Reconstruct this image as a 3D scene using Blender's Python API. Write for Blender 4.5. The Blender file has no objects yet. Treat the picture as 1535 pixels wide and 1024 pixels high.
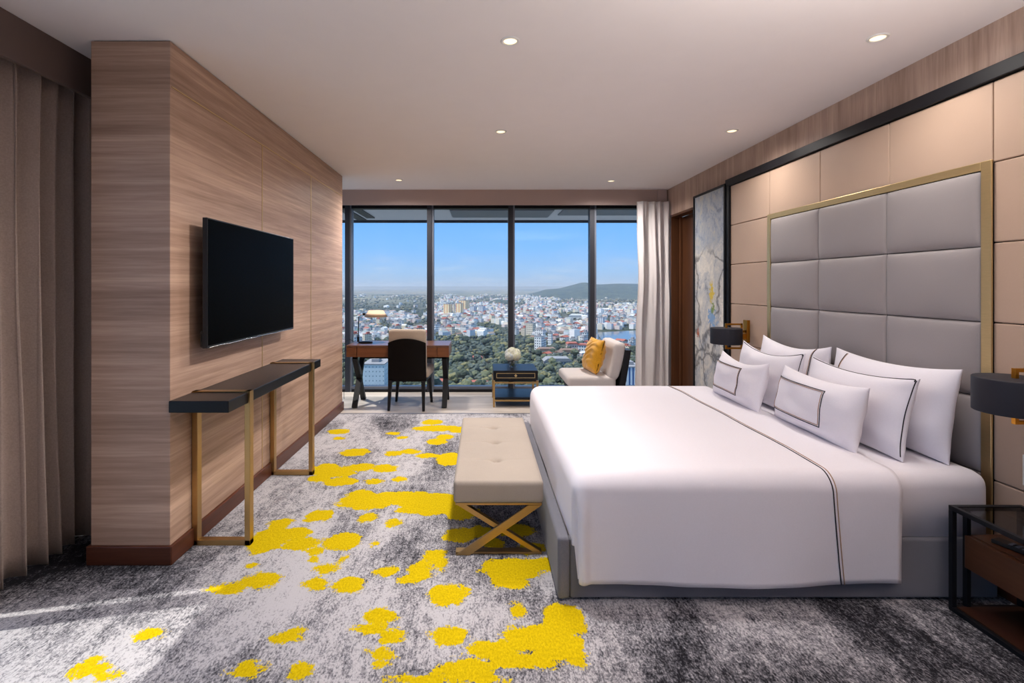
import bpy, bmesh, math, random
import numpy as np
from mathutils import Vector, Matrix, noise as mnoise

random.seed(7)
C = bpy.context.scene.collection
SC = bpy.context.scene
PI = math.pi
# photo calibration: 1535x1024, vanishing point (722,428), focal 750 px, eye 1.463 m
FPX, VX, VY, EYE = 750.0, 722.0, 428.0, 1.463
CEIL = 2.75
XL, XR = -2.45, 2.5          # left / right wall planes
YB = 6.86                    # window plane

# ------------------------------------------------------------------ helpers
def lin(c):
    out = []
    for v in c[:3]:
        v = v / 255.0
        out.append(v / 12.92 if v <= 0.04045 else ((v + 0.055) / 1.055) ** 2.4)
    return (*out, 1.0)

def box(bm, x0, x1, y0, y1, z0, z1):
    if x0 > x1: x0, x1 = x1, x0
    if y0 > y1: y0, y1 = y1, y0
    if z0 > z1: z0, z1 = z1, z0
    v = [bm.verts.new(p) for p in ((x0,y0,z0),(x1,y0,z0),(x1,y1,z0),(x0,y1,z0),(x0,y0,z1),(x1,y0,z1),(x1,y1,z1),(x0,y1,z1))]
    for f in ((0,3,2,1),(4,5,6,7),(0,1,5,4),(1,2,6,5),(2,3,7,6),(3,0,4,7)):
        bm.faces.new([v[i] for i in f])

def prism(bm, pts, axis, a, b):
    """extrude a 2D polygon along an axis (0,1,2) from a to b"""
    def mk(p, t):
        if axis == 0: return (t, p[0], p[1])
        if axis == 1: return (p[0], t, p[1])
        return (p[0], p[1], t)
    A = [bm.verts.new(mk(p, a)) for p in pts]
    B = [bm.verts.new(mk(p, b)) for p in pts]
    n = len(pts)
    fs = [bm.faces.new(A), bm.faces.new(B[::-1])]
    for i in range(n):
        fs.append(bm.faces.new((A[i], B[i], B[(i+1) % n], A[(i+1) % n])))
    bmesh.ops.recalc_face_normals(bm, faces=fs)

def beam(bm, p, q, w, d, up=(0, 0, 1)):
    """rectangular bar from p to q; w across, d along 'up'-ish"""
    p, q = Vector(p), Vector(q)
    t = (q - p).normalized(); u = Vector(up)
    s = t.cross(u)
    if s.length < 1e-6: s = t.cross(Vector((1, 0, 0)))
    s.normalize(); u = s.cross(t).normalized()
    vs = []
    for c in (p, q):
        for a, b in ((-1,-1),(1,-1),(1,1),(-1,1)):
            vs.append(bm.verts.new(c + s*(a*w/2) + u*(b*d/2)))
    fs = [bm.faces.new([vs[i] for i in f]) for f in ((0,1,2,3),(7,6,5,4),(0,4,5,1),(1,5,6,2),(2,6,7,3),(3,7,4,0))]
    bmesh.ops.recalc_face_normals(bm, faces=fs)

def tube(bm, pts, r, seg=8, closed=False):
    pts = [Vector(p) for p in pts]; n = len(pts); rings = []
    prev = None
    for i, p in enumerate(pts):
        a = pts[(i-1) % n] if (closed or i > 0) else p
        b = pts[(i+1) % n] if (closed or i < n-1) else p
        t = (b - a)
        t = t.normalized() if t.length > 1e-9 else Vector((0,0,1))
        if prev is None:
            s = t.cross(Vector((0,0,1)))
            if s.length < 1e-4: s = t.cross(Vector((1,0,0)))
        else:
            s = prev - t * prev.dot(t)
        s.normalize(); prev = s; u = t.cross(s)
        rings.append([bm.verts.new(p + s*(r*math.cos(2*PI*k/seg)) + u*(r*math.sin(2*PI*k/seg))) for k in range(seg)])
    m = n if closed else n-1
    fs = []
    for i in range(m):
        A, B = rings[i], rings[(i+1) % n]
        for k in range(seg):
            fs.append(bm.faces.new((A[k], A[(k+1) % seg], B[(k+1) % seg], B[k])))
    if not closed:
        fs.append(bm.faces.new(rings[0][::-1])); fs.append(bm.faces.new(rings[-1]))
    bmesh.ops.recalc_face_normals(bm, faces=fs)

def lathe(bm, prof, c=(0,0,0), seg=32):
    """prof: list of (r,z); closes where r==0"""
    rings = []
    for r, z in prof:
        if r < 1e-6: rings.append([bm.verts.new((c[0], c[1], c[2]+z))])
        else: rings.append([bm.verts.new((c[0]+r*math.cos(2*PI*k/seg), c[1]+r*math.sin(2*PI*k/seg), c[2]+z)) for k in range(seg)])
    fs = []
    for A, B in zip(rings, rings[1:]):
        for k in range(seg):
            k2 = (k+1) % seg
            if len(A) == 1 and len(B) == 1: continue
            if len(A) == 1: fs.append(bm.faces.new((A[0], B[k2], B[k])))
            elif len(B) == 1: fs.append(bm.faces.new((A[k], A[k2], B[0])))
            else: fs.append(bm.faces.new((A[k], A[k2], B[k2], B[k])))
    bmesh.ops.recalc_face_normals(bm, faces=fs)

def grid(bm, f, nu, nv):
    V = [[bm.verts.new(f(i/nu, j/nv)) for j in range(nv+1)] for i in range(nu+1)]
    for i in range(nu):
        for j in range(nv):
            bm.faces.new((V[i][j], V[i+1][j], V[i+1][j+1], V[i][j+1]))
    return V

def obj(name, bm, mats, parent=None, local=False, smooth=False, bevel=0.0, seg=2, angle=40):
    if parent is not None and not local:
        bmesh.ops.translate(bm, verts=bm.verts, vec=-Vector(parent.location))
    me = bpy.data.meshes.new(name); bm.to_mesh(me); bm.free()
    for m in (mats if isinstance(mats, (list, tuple)) else [mats]): me.materials.append(m)
    o = bpy.data.objects.new(name, me); C.objects.link(o)
    if parent is not None: o.parent = parent
    if smooth:
        for p in me.polygons: p.use_smooth = True
    if bevel:
        md = o.modifiers.new('bevel', 'BEVEL'); md.width = bevel; md.segments = seg
        md.limit_method = 'ANGLE'; md.angle_limit = math.radians(angle); md.harden_normals = False
    return o

def tag(o, label, cat, group=None, kind=None):
    o['label'] = label; o['category'] = cat
    if group: o['group'] = group
    if kind: o['kind'] = kind
    return o

def thing(name, label, cat, loc=(0,0,0), rz=0.0, group=None):
    o = bpy.data.objects.new(name, None); C.objects.link(o)
    o.empty_display_size = 0.1
    o.location = loc; o.rotation_euler = (0, 0, rz)
    return tag(o, label, cat, group)

def struct(o):
    o['kind'] = 'structure'; return o

def B():
    return bmesh.new()

def bx(*a):
    bm = bmesh.new(); box(bm, *a); return bm

# ------------------------------------------------------------------ materials
class NT:
    def __init__(s, name):
        s.m = bpy.data.materials.new(name); s.m.use_nodes = True
        s.t = s.m.node_tree; s.n = s.t.nodes; s.l = s.t.links
        s.b = s.n['Principled BSDF']; s.out = s.n['Material Output']
    def new(s, ty, **kw):
        n = s.n.new(ty)
        for k, v in kw.items(): setattr(n, k, v)
        return n
    def link(s, a, b): s.l.new(a, b)
    def coords(s, scale=(1,1,1), kind='Object', rot=(0,0,0)):
        tc = s.new('ShaderNodeTexCoord'); mp = s.new('ShaderNodeMapping')
        mp.inputs['Scale'].default_value = scale; mp.inputs['Rotation'].default_value = rot
        s.link(tc.outputs[kind], mp.inputs['Vector']); return mp.outputs['Vector']
    def noise(s, vec, scale, detail=3, rough=0.5, dist=0.0):
        n = s.new('ShaderNodeTexNoise')
        n.inputs['Scale'].default_value = scale; n.inputs['Detail'].default_value = detail
        n.inputs['Roughness'].default_value = rough; n.inputs['Distortion'].default_value = dist
        if vec is not None: s.link(vec, n.inputs['Vector'])
        return n.outputs['Fac']
    def ramp(s, fac, stops, interp='LINEAR'):
        r = s.new('ShaderNodeValToRGB'); r.color_ramp.interpolation = interp
        e = r.color_ramp.elements
        while len(e) < len(stops): e.new(0.5)
        for k, (p, c) in enumerate(stops): e[k].position = p; e[k].color = c
        s.link(fac, r.inputs['Fac']); return r.outputs['Color']
    def math(s, op, a, b=None, clamp=False):
        n = s.new('ShaderNodeMath', operation=op); n.use_clamp = clamp
        for i, v in enumerate((a, b)):
            if v is None: continue
            if isinstance(v, (int, float)): n.inputs[i].default_value = v
            else: s.link(v, n.inputs[i])
        return n.outputs[0]
    def mix(s, fac, a, b):
        n = s.new('ShaderNodeMix', data_type='RGBA')
        for sock, v in ((n.inputs['Factor'], fac), (n.inputs[6], a), (n.inputs[7], b)):
            if isinstance(v, (int, float)): sock.default_value = v
            elif isinstance(v, tuple): sock.default_value = v
            else: s.link(v, sock)
        return n.outputs[2]
    def bump(s, h, strength=0.2, dist=0.01):
        n = s.new('ShaderNodeBump'); n.inputs['Strength'].default_value = strength
        n.inputs['Distance'].default_value = dist; s.link(h, n.inputs['Height'])
        s.link(n.outputs['Normal'], s.b.inputs['Normal'])
    def set(s, **kw):
        for k, v in kw.items():
            s.b.inputs[k].default_value = v
        return s

def plain(name, c, rough=0.5, metal=0.0, spec=0.5, nscale=6.0, amt=0.06):
    t = NT(name)
    c = lin(c)
    v = t.noise(t.coords(), nscale, 3)
    a = tuple(x*(1-amt) for x in c[:3]) + (1,); b = tuple(min(1, x*(1+amt)) for x in c[:3]) + (1,)
    t.link(t.mix(v, a, b), t.b.inputs['Base Color'])
    t.set(Roughness=rough, Metallic=metal); t.b.inputs['Specular IOR Level'].default_value = spec
    return t.m

def fabric(name, c, weave=900, amt=0.12, rough=0.9, bump=0.25, sheen=0.15, stretch=(1,1,1)):
    t = NT(name); c = lin(c)
    v = t.noise(t.coords(stretch), weave*0.25, 2, 0.6)
    w = t.noise(t.coords(), 3.0, 3)
    f = t.math('ADD', t.math('MULTIPLY', v, 0.7), t.math('MULTIPLY', w, 0.3))
    a = tuple(x*(1-amt) for x in c[:3]) + (1,); b = tuple(min(1, x*(1+amt)) for x in c[:3]) + (1,)
    t.link(t.ramp(f, [(0.35, a), (0.65, b)]), t.b.inputs['Base Color'])
    t.set(Roughness=rough); t.b.inputs['Sheen Weight'].default_value = sheen
    t.b.inputs['Specular IOR Level'].default_value = 0.2
    t.bump(v, bump, 0.001)
    return t.m

def wood(name, c1, c2, scale, rough=0.45, spec=0.35, big=1.0):
    t = NT(name)
    v = t.coords(scale)
    n1 = t.noise(v, 1.0, 5, 0.6, 0.6); n2 = t.noise(v, 5.0, 4, 0.6, 0.3)
    n3 = t.noise(t.coords(tuple(x*0.22 for x in scale)), big, 2, 0.5, 0.8)
    f = t.math('ADD', t.math('MULTIPLY', n1, 0.5), t.math('ADD', t.math('MULTIPLY', n2, 0.28), t.math('MULTIPLY', n3, 0.22)))
    t.link(t.ramp(f, [(0.34, lin(c1)), (0.5, lin(tuple((a+b)/2 for a, b in zip(c1, c2)))), (0.66, lin(c2))]), t.b.inputs['Base Color'])
    t.set(Roughness=rough); t.b.inputs['Specular IOR Level'].default_value = spec
    t.bump(n2, 0.05, 0.002)
    return t.m

def glass(name, tint=(0.9, 0.93, 0.94), refl=0.06):
    t = NT(name); t.n.remove(t.b)
    tr = t.new('ShaderNodeBsdfTransparent'); tr.inputs['Color'].default_value = (*tint, 1)
    gl = t.new('ShaderNodeBsdfGlossy'); gl.inputs['Roughness'].default_value = 0.02
    fr = t.new('ShaderNodeLayerWeight'); fr.inputs['Blend'].default_value = 0.12
    k = t.math('ADD', t.math('MULTIPLY', fr.outputs['Fresnel'], 0.5), refl * 0.2, True)
    mx = t.new('ShaderNodeMixShader'); t.link(k, mx.inputs[0])
    t.link(tr.outputs[0], mx.inputs[1]); t.link(gl.outputs[0], mx.inputs[2]); t.link(mx.outputs[0], t.out.inputs['Surface'])
    return t.m

def emit(name, c, s):
    t = NT(name); t.set(Roughness=0.4)
    t.b.inputs['Base Color'].default_value = lin(c)
    t.b.inputs['Emission Color'].default_value = lin(c); t.b.inputs['Emission Strength'].default_value = s
    return t.m

def brushed(name, c, rough=0.32):
    t = NT(name)
    n = t.noise(t.coords((8, 8, 160)), 4, 3)
    cc = lin(c)
    t.link(t.mix(n, tuple(x*0.85 for x in cc[:3])+(1,), tuple(min(1, x*1.1) for x in cc[:3])+(1,)), t.b.inputs['Base Color'])
    t.set(Metallic=1.0, Roughness=rough)
    return t.m

M = {}
M['ceiling'] = plain('ceiling_paint', (240, 232, 230), 0.9, spec=0.1, amt=0.02)
M['wallpaint'] = plain('wall_paint', (205, 192, 182), 0.9, spec=0.1, amt=0.02)
M['wood_h'] = wood('walnut_horizontal', (146, 116, 98), (212, 180, 158), (0.55, 0.55, 17.0))
M['wood_v'] = wood('walnut_vertical', (154, 128, 113), (204, 178, 162), (16.0, 16.0, 0.9))
M['base_wood'] = wood('dark_red_wood', (70, 36, 22), (104, 58, 38), (1.0, 1.0, 20.0), 0.35)
M['door_wood'] = wood('dark_door_wood', (66, 38, 22), (98, 62, 38), (14.0, 14.0, 0.6), 0.4)
M['desk_wood'] = wood('red_brown_wood', (96, 56, 33), (134, 84, 54), (1.5, 1.5, 26.0), 0.3)
M['floor_wood'] = wood('pale_plank', (168, 158, 148), (216, 206, 195), (0.9, 9.0, 1.0), 0.5, 0.25)
M['night_wood'] = wood('nightstand_wood', (70, 42, 26), (102, 66, 44), (14.0, 1.2, 14.0), 0.3)
M['black_metal'] = plain('black_metal', (20, 20, 24), 0.45, 0.0, 0.25)
M['black_lacquer'] = plain('black_lacquer', (22, 22, 27), 0.4, 0.0, 0.3)
M['console_black'] = plain('console_black', (20, 18, 19), 0.3, 0.0, 0.3)
M['alu_dark'] = plain('dark_aluminium', (52, 54, 62), 0.42, 0.4)
M['alu_grey'] = plain('grey_aluminium', (112, 118, 130), 0.4, 0.4)
M['gold'] = brushed('brushed_gold', (190, 156, 104), 0.36)
M['gold_pale'] = brushed('pale_gold', (220, 194, 142), 0.4)
M['brass'] = brushed('warm_brass', (196, 138, 52), 0.28)
M['black_shade'] = plain('black_shade', (38, 38, 46), 0.6, 0.0, 0.3)
M['white_linen'] = fabric('white_linen', (236, 232, 238), 700, 0.015, 0.85, 0.08, 0.1)
M['bed_grey'] = fabric('grey_upholstery', (116, 116, 124), 1400, 0.13, 0.92, 0.3)
M['bench_fab'] = fabric('beige_linen', (166, 154, 142), 1300, 0.1, 0.92, 0.35)
M['chair_fab'] = fabric('chair_linen', (178, 162, 147), 1300, 0.08, 0.92, 0.3)
M['lounge_fab'] = fabric('lounge_linen', (202, 194, 190), 1100, 0.06, 0.92, 0.25)
M['yellow_fab'] = fabric('mustard_velvet', (220, 158, 30), 500, 0.16, 0.6, 0.3, 0.4)
M['curtain_dark'] = fabric('taupe_curtain', (166, 149, 140), 500, 0.12, 0.75, 0.4, 0.3)
M['valance'] = fabric('taupe_valance', (176, 156, 149), 700, 0.04, 0.85, 0.15)
M['pip_black'] = plain('black_thread', (34, 28, 34), 0.7)
M['pip_tan'] = plain('tan_thread', (176, 140, 112), 0.7)
M['tv_screen'] = plain('tv_screen', (3, 3, 3), 0.35, 0.0, 0.1, amt=0.0)
M['tv_screen'].node_tree.nodes['Principled BSDF'].inputs['IOR'].default_value = 1.16
M['tv_plastic'] = plain('tv_plastic', (14, 14, 16), 0.35)
M['silver'] = plain('silver', (180, 182, 186), 0.25, 1.0)
M['white_plastic'] = plain('white_plastic', (228, 226, 222), 0.4)
M['win_glass'] = glass('window_glass', (0.87, 0.88, 0.885))
M['clear_glass'] = glass('clear_glass', (0.95, 0.96, 0.96))
M['smoked_glass'] = glass('smoked_glass', (0.62, 0.6, 0.6), 0.35)
M['vase_glass'] = glass('vase_glass', (0.96, 0.98, 0.98), 0.5)
M['lamp_on'] = emit('downlight_lens', (255, 226, 184), 1.6)
M['stem_green'] = plain('stem_green', (90, 118, 62), 0.6)
M['shade_beige'] = plain('beige_shade', (196, 170, 144), 0.8)

def leather(name, c, amt=0.05, bs=0.18, scale=90):
    t = NT(name); c = lin(c)
    v = t.noise(t.coords(), scale, 4, 0.6, 0.5); w = t.noise(t.coords(), 2.0, 2)
    t.link(t.ramp(w, [(0.3, tuple(x*(1-amt) for x in c[:3])+(1,)), (0.7, tuple(x*(1+amt) for x in c[:3])+(1,))]), t.b.inputs['Base Color'])
    t.set(Roughness=0.5); t.b.inputs['Specular IOR Level'].default_value = 0.3
    t.bump(v, bs, 0.002); return t.m
M['beige_leather'] = leather('beige_leather', (186, 160, 140))
M['grey_leather'] = leather('grey_leather', (152, 145, 144))

def sheer():
    t = NT('pale_curtain_cloth')
    c = lin((238, 232, 230))
    v = t.noise(t.coords((1,1,0.3)), 120, 2)
    t.b.inputs['Base Color'].default_value = c
    t.set(Roughness=0.9); t.bump(v, 0.15, 0.001)
    tl = t.new('ShaderNodeBsdfTranslucent'); tl.inputs['Color'].default_value = c
    mx = t.new('ShaderNodeMixShader'); mx.inputs[0].default_value = 0.3
    t.link(t.b.outputs[0], mx.inputs[1]); t.link(tl.outputs[0], mx.inputs[2]); t.link(mx.outputs[0], t.out.inputs['Surface'])
    return t.m
M['sheer'] = sheer()

# ------------------------------------------------------------------ carpet
BLOBS = """222 951 23 10;135 1005 34 12;120 1002 22 9;160 1012 20 9;140 992 12 9;345 882 32 9;392 870 28 12;488 853 22 7;474 876 20 9;523 877 25 13
425 957 26 9;440 948 18 9;370 1004 27 12;449 1004 18 14;570 925 23 14;558 942 26 9;588 953 20 11;570 980 22 9;573 992 16 8
628 858 18 16;650 832 18 9;662 845 9 12;612 868 16 7;578 857 18 7;672 891 30 17;674 952 29 14;770 852 50 16;765 872 30 11;815 846 20 10;735 850 14 9;775 914 12 11
845 930 33 26;805 955 50 20;745 975 44 17;700 1003 42 18;838 970 42 24;868 988 14 13;780 990 60 14;640 1022 50 5;610 1020 15 4;720 1018 40 10
405 808 30 20;440 800 24 10;452 815 30 10;420 785 18 8;470 826 16 6;392 820 14 10;514 812 28 13;478 773 22 9;468 778 14 5
550 752 45 11;600 747 60 11;650 755 48 17;690 768 26 11;620 765 30 6;690 802 25 11;720 796 16 9;500 708 34 8;540 701 24 6;480 717 18 6;510 722 25 7;490 700 18 5
576 702 20 6;532 678 22 6;590 680 14 3.5;615 677 16 4;675 688 20 10;642 683 20 4;508 647 16 4;508 657 10 2.5;655 642 38 4.5;648 633 16 4;690 644 20 5;655 662 15 5;668 655 13 4
590 650 10 2.5;602 656 8 2.5;560 722 14 4;600 718 12 4;550 776 14 7;590 784 12 6;380 847 10 3;770 795 30 10;795 822 22 9;740 815 18 8;540 742 20 8;700 745 15 6;745 740 30 8;470 838 6 3;560 815 7 3;515 837 6 3"""
bl = []
for tok in BLOBS.replace('\n', ';').split(';'):
    a = [float(x) for x in tok.split()]
    s = EYE / (a[1] - VY)
    bl.append(((a[0]-VX)*s, s*FPX, max(a[2]*s, .02), max(a[3]*s*FPX/(a[1]-VY), .03)))
xs = np.arange(XL, XR + 0.001, 0.0198)
ys = np.concatenate([np.array([-4.0, -2.0, 0.0, 0.8]), np.arange(1.5, 5.71, 0.0198), [5.71]])
bm = B()
gx, gy = np.meshgrid(xs, ys, indexing='ij')
fld = np.full(gx.shape, -1.0)
for cx, cy, rx, ry in bl:
    dd = 1 - np.sqrt(((gx-cx)/rx)**2 + ((gy-cy)/ry)**2)
    fld = np.maximum(fld, dd * min(rx, ry) / 0.08)
fld = np.clip(fld, -1, 1)
# where the weave is darker (part own pattern, part shade painted into the colour): near the left curtain, along the bed and beyond it
weave_shade = np.zeros(gx.shape)
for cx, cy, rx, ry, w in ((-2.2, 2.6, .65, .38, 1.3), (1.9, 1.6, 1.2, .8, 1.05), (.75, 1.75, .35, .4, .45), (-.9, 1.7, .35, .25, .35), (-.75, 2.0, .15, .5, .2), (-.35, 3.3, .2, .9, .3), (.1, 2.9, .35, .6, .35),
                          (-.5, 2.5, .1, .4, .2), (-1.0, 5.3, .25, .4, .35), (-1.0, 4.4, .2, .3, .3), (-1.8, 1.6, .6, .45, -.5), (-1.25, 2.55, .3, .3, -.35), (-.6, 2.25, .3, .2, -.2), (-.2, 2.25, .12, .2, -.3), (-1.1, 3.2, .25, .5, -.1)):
    weave_shade += w * np.exp(-(((gx-cx)/rx)**2 + ((gy-cy)/ry)**2))
idx = np.arange(gx.size).reshape(gx.shape)
verts = np.stack([gx.ravel(), gy.ravel(), np.zeros(gx.size)], 1)
faces = np.stack([idx[:-1,:-1].ravel(), idx[1:,:-1].ravel(), idx[1:,1:].ravel(), idx[:-1,1:].ravel()], 1)
me = bpy.data.meshes.new('floor'); me.from_pydata(verts.tolist(), [], faces.tolist())
for nm, arr in (('motif', fld), ('weave', weave_shade)):
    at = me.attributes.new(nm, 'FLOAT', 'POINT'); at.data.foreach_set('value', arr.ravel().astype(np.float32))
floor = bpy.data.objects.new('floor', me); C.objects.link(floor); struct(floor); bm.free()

def carpet():
    t = NT('carpet')
    a1 = t.new('ShaderNodeAttribute', attribute_name='motif'); a2 = t.new('ShaderNodeAttribute', attribute_name='weave')  # weave attribute: carpet pattern plus painted shade
    rot = (0, 0, -0.12)
    big = t.noise(t.coords((1.0, 0.55, 1), rot=rot), 2.3, 3, 0.55, 0.6)
    mid = t.noise(t.coords((1.0, 0.6, 1), rot=rot), 22, 6, 0.78, 0.2)
    fine = t.noise(t.coords((1.0, 0.55, 1)), 120, 3, 0.75)
    streak = t.noise(t.coords((1.0, 0.10, 1)), 70, 3, 0.6)
    f = t.math('ADD', t.math('MULTIPLY', big, 0.42), t.math('ADD', t.math('MULTIPLY', mid, 0.42), t.math('MULTIPLY', fine, 0.52)))
    f = t.math('ADD', f, t.math('MULTIPLY', streak, 0.16))
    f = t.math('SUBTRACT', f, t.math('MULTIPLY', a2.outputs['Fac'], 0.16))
    f = t.math('SUBTRACT', f, 0.246)
    base = t.ramp(f, [(0.33, lin((34, 33, 38))), (0.40, lin((88, 88, 94))), (0.475, lin((146, 144, 149))), (0.55, lin((196, 193, 196)))])
    en = t.noise(t.coords((1, 1, 1)), 13, 5, 0.68, 0.3)
    yf = t.math('ADD', a1.outputs['Fac'], t.math('MULTIPLY', t.math('SUBTRACT', en, 0.5), 1.5))
    yf = t.math('ADD', t.math('ADD', yf, t.math('MULTIPLY', t.math('SUBTRACT', fine, 0.5), 0.8)), 0.03)
    ym = t.ramp(yf, [(0.0, (0,0,0,1)), (0.06, (1,1,1,1))])
    yc = t.ramp(fine, [(0.3, lin((188, 158, 6))), (0.7, lin((230, 202, 16)))])
    t.link(t.mix(ym, base, yc), t.b.inputs['Base Color'])
    t.set(Roughness=0.98); t.b.inputs['Specular IOR Level'].default_value = 0.08
    t.bump(fine, 0.5, 0.006)
    return t.m
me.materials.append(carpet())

# ------------------------------------------------------------------ room shell
struct(obj('floor_timber', bx(XL, XR, 5.71, YB+0.2, -0.06, 0.0), M['floor_wood']))
struct(obj('floor_slab', bx(XL-.2, XR+.4, -4.2, YB+0.2, -0.2, -0.065), M['wallpaint']))
struct(obj('trim_1', bx(XL, XR, 5.70, 5.715, -.01, 0.004), M['alu_grey']))
struct(obj('ceiling', bx(XL-.15, XR+.3, -4.15, YB+0.25, CEIL, CEIL+.2), M['ceiling']))
struct(obj('wall_behind', bx(XL-.15, XR+.3, -4.15, -4.0, 0, CEIL), M['wallpaint']))
# left wall: big window up to Y=2.95, wall beyond, then unseen windows added to brighten the far ceiling
HEAD = 2.45
struct(obj('wall_left', bx(XL-.15, XL, 3.0, 3.6, 0, CEIL), M['wallpaint']))
struct(obj('wall_left_pier', bx(XL-.15, XL, YB-.02, YB+.2, 0, CEIL), M['wallpaint']))
struct(obj('wall_left_lintel', bx(XL-.15, XL, -4.0, 3.0, HEAD, CEIL), M['wallpaint'])); struct(obj('wall_left_lintel', bx(XL-.15, XL, 3.6, YB-.02, HEAD, CEIL), M['wallpaint']))
struct(obj('wall_left_sill', bx(XL-.15, XL, -4.0, 3.0, 0, .06), M['alu_dark'])); struct(obj('wall_left_sill', bx(XL-.15, XL, 3.6, YB-.02, 0, .06), M['alu_dark']))
for k, (a, b) in enumerate(((-3.9, -2.4), (-2.35, -.9), (-.85, .55), (.6, 2.015), (2.093, 2.95), (3.6, 5.2), (5.26, 6.78))):
    w = struct(obj('window_%d' % (k+5), bx(XL-.09, XL-.075, a, b, .06, HEAD), M['clear_glass']))
    f = B(); box(f, XL-.13, XL-.03, b, b+(.078 if k == 3 else .05), .06, HEAD); box(f, XL-.13, XL-.03, a, b, .06, .1)
    obj('window_frame', f, M['alu_dark'], w)
# right wall pieces
DY0, DY1, DH = 5.35, 6.62, 2.39
wr = struct(obj('wall_right', bx(XR, XR+.15, -4.0, DY0, 0, CEIL), M['wood_v']))
struct(obj('wall_right_header', bx(XR, XR+.15, DY0, DY1, DH, CEIL), M['wood_v']))
struct(obj('wall_right_pier', bx(XR, XR+.15, DY1, YB+.2, 0, CEIL), M['wood_v']))
struct(obj('wall_right_closet', bx(XR+.28, XR+.3, DY0-.1, DY1+.1, 0, CEIL), M['door_wood']))
d = struct(obj('door_1', bx(XR+.13, XR+.17, DY0, DY1-.02, 0, DH-.03), M['door_wood'], bevel=.003))
fr = B()
box(fr, XR-.005, XR+.125, DY1-.035, DY1, 0, DH); box(fr, XR-.005, XR+.125, DY0, DY1, DH-.03, DH); box(fr, XR+.10, XR+.13, DY1-.075, DY1-.035, 0, DH-.03)
obj('door_frame', fr, M['door_wood'], d, bevel=.003)
# right wall: black frame and beige leather panels
PX = 2.452
blk = B()
box(blk, PX-.02, XR, -3.9, 5.0, 2.445, 2.515); box(blk, PX-.02, XR, 4.93, 5.0, .0, 2.445)
struct(obj('trim_2', blk, M['black_metal'], bevel=.004))
rows = [.1, .53, .91, 1.285, 1.668, 2.053, 2.443]
cols = [4.928, 4.262, 3.625, 3.01, 2.40, 1.78, 1.16, .54, -.08, -.7, -1.32, -1.94, -2.56, -3.18, -3.8]
g = .0022
for a, b in zip(cols, cols[1:]):
    for z0, z1 in zip(rows, rows[1:]):
        inner = (2.4 < (a+b)/2 < 4.25) and z1 < 2.06
        if inner: continue
        o = obj('wall_panel', bx(PX, XR, b+g, a-g, z0+g, z1-g), M['beige_leather'], wr, bevel=.006, seg=3)
struct(obj('baseboard_right', bx(PX-.01, XR, -3.9, 4.93, 0, .1), M['base_wood'], bevel=.004))

# partition carrying the television
PXL, PXR, PY0, PY1 = -2.05, -1.634, 2.625, 5.87
wp = struct(obj('wall_partition', bx(PXL, PXR, PY0, PY1, 0, CEIL-.005), M['wood_h'], bevel=.003))
for o in (bx(PXR, PXR+.0025, 3.721, 3.729, .1, 2.51), bx(PXR, PXR+.0025, 4.783, 4.791, .1, 2.51), bx(PXR, PXR+.0025, PY0+.01, PY1-.01, 2.507, 2.513)):
    obj('inlay_strip', o, M['gold_pale'], wp)
struct(obj('wall_partition_shadow_gap', bx(PXL+.01, PXR-.008, PY0+.01, PY1-.01, CEIL-.012, CEIL+.01), M['black_metal']))
bb = B(); box(bb, PXL-.016, PXR+.016, PY0-.016, PY1+.016, 0, .1)
struct(obj('baseboard_partition', bb, M['base_wood'], bevel=.006))

# back window: four bays
HB = 2.53
mull = [-2.95+.02, -1.83, -.705, .41, 1.53, 2.46]
for k in range(5):
    a, b = mull[k], mull[k+1]
    if k == 0: a = XL
    w = struct(obj('window_%d' % (k+1 if k else 10), bx(a+.045, b-.045, YB+.05, YB+.065, .07, HB), M['win_glass']))
    f = B()
    box(f, a+.045, b-.045, YB+.0, YB+.12, .0, .035); 
    box(f, a+.045, b-.045, YB+.0, YB+.12, HB-.01, HB+.2)
    obj('window_head', f, M['black_metal'], w)
    obj('window_sill', bx(a+.045, b-.045, YB+.02, YB+.12, .035, .075), M['alu_grey'], w)
    f = B(); box(f, b-.045, b+.02, YB, YB+.12, 0, HB+.2)
    obj('mullion', f, M['alu_dark'], w)
    f = B(); box(f, b+.02, b+.045, YB+.012, YB+.12, 0, HB+.2)
    obj('mullion_side', f, M['alu_grey'], w)
# overhang outside the glass
so = B(); box(so, -9, 9, YB+.26, 10.05, CEIL+.02, CEIL+.35)
soff = struct(obj('roof_overhang', so, plain('soffit_paint', (190, 186, 184), .8)))
for x0, x1, y0, y1, mm in ((-1.55, 1.0, 8.05, 8.25, 'alu_dark'), (1.4, 5.2, 8.5, 9.2, 'alu_grey'), (-.55, 1.25, 8.6, 9.5, 'alu_grey'), (-2.2, -2.05, 7.6, 9.6, 'alu_dark'), (-2.45, -2.28, 8.0, 9.9, 'alu_dark')):
    obj('soffit_panel', bx(x0, x1, y0, y1, CEIL, CEIL+.03), M[mm], soff)
struct(obj('trim_3', bx(-9, 9, 10.0, 10.06, CEIL-.03, CEIL+.36), M['alu_dark']))

# curtain pelmets
v = B(); box(v, -2.40, 2.485, 6.72, 6.745, 2.543, CEIL); box(v, 2.36, 2.485, 6.705, 6.722, 2.52, CEIL)
tag(obj('window_valance', v, M['valance'], bevel=.004), 'long taupe fabric pelmet above the big city view window', 'valance')
v = B(); box(v, -2.245, -2.22, -3.9, 3.9, 2.53, CEIL)
tag(obj('window_valance', v, plain('brown_pelmet', (104, 88, 82), .8), bevel=.004), 'dark brown pelmet over the taupe curtain at the left edge', 'valance')

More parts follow.
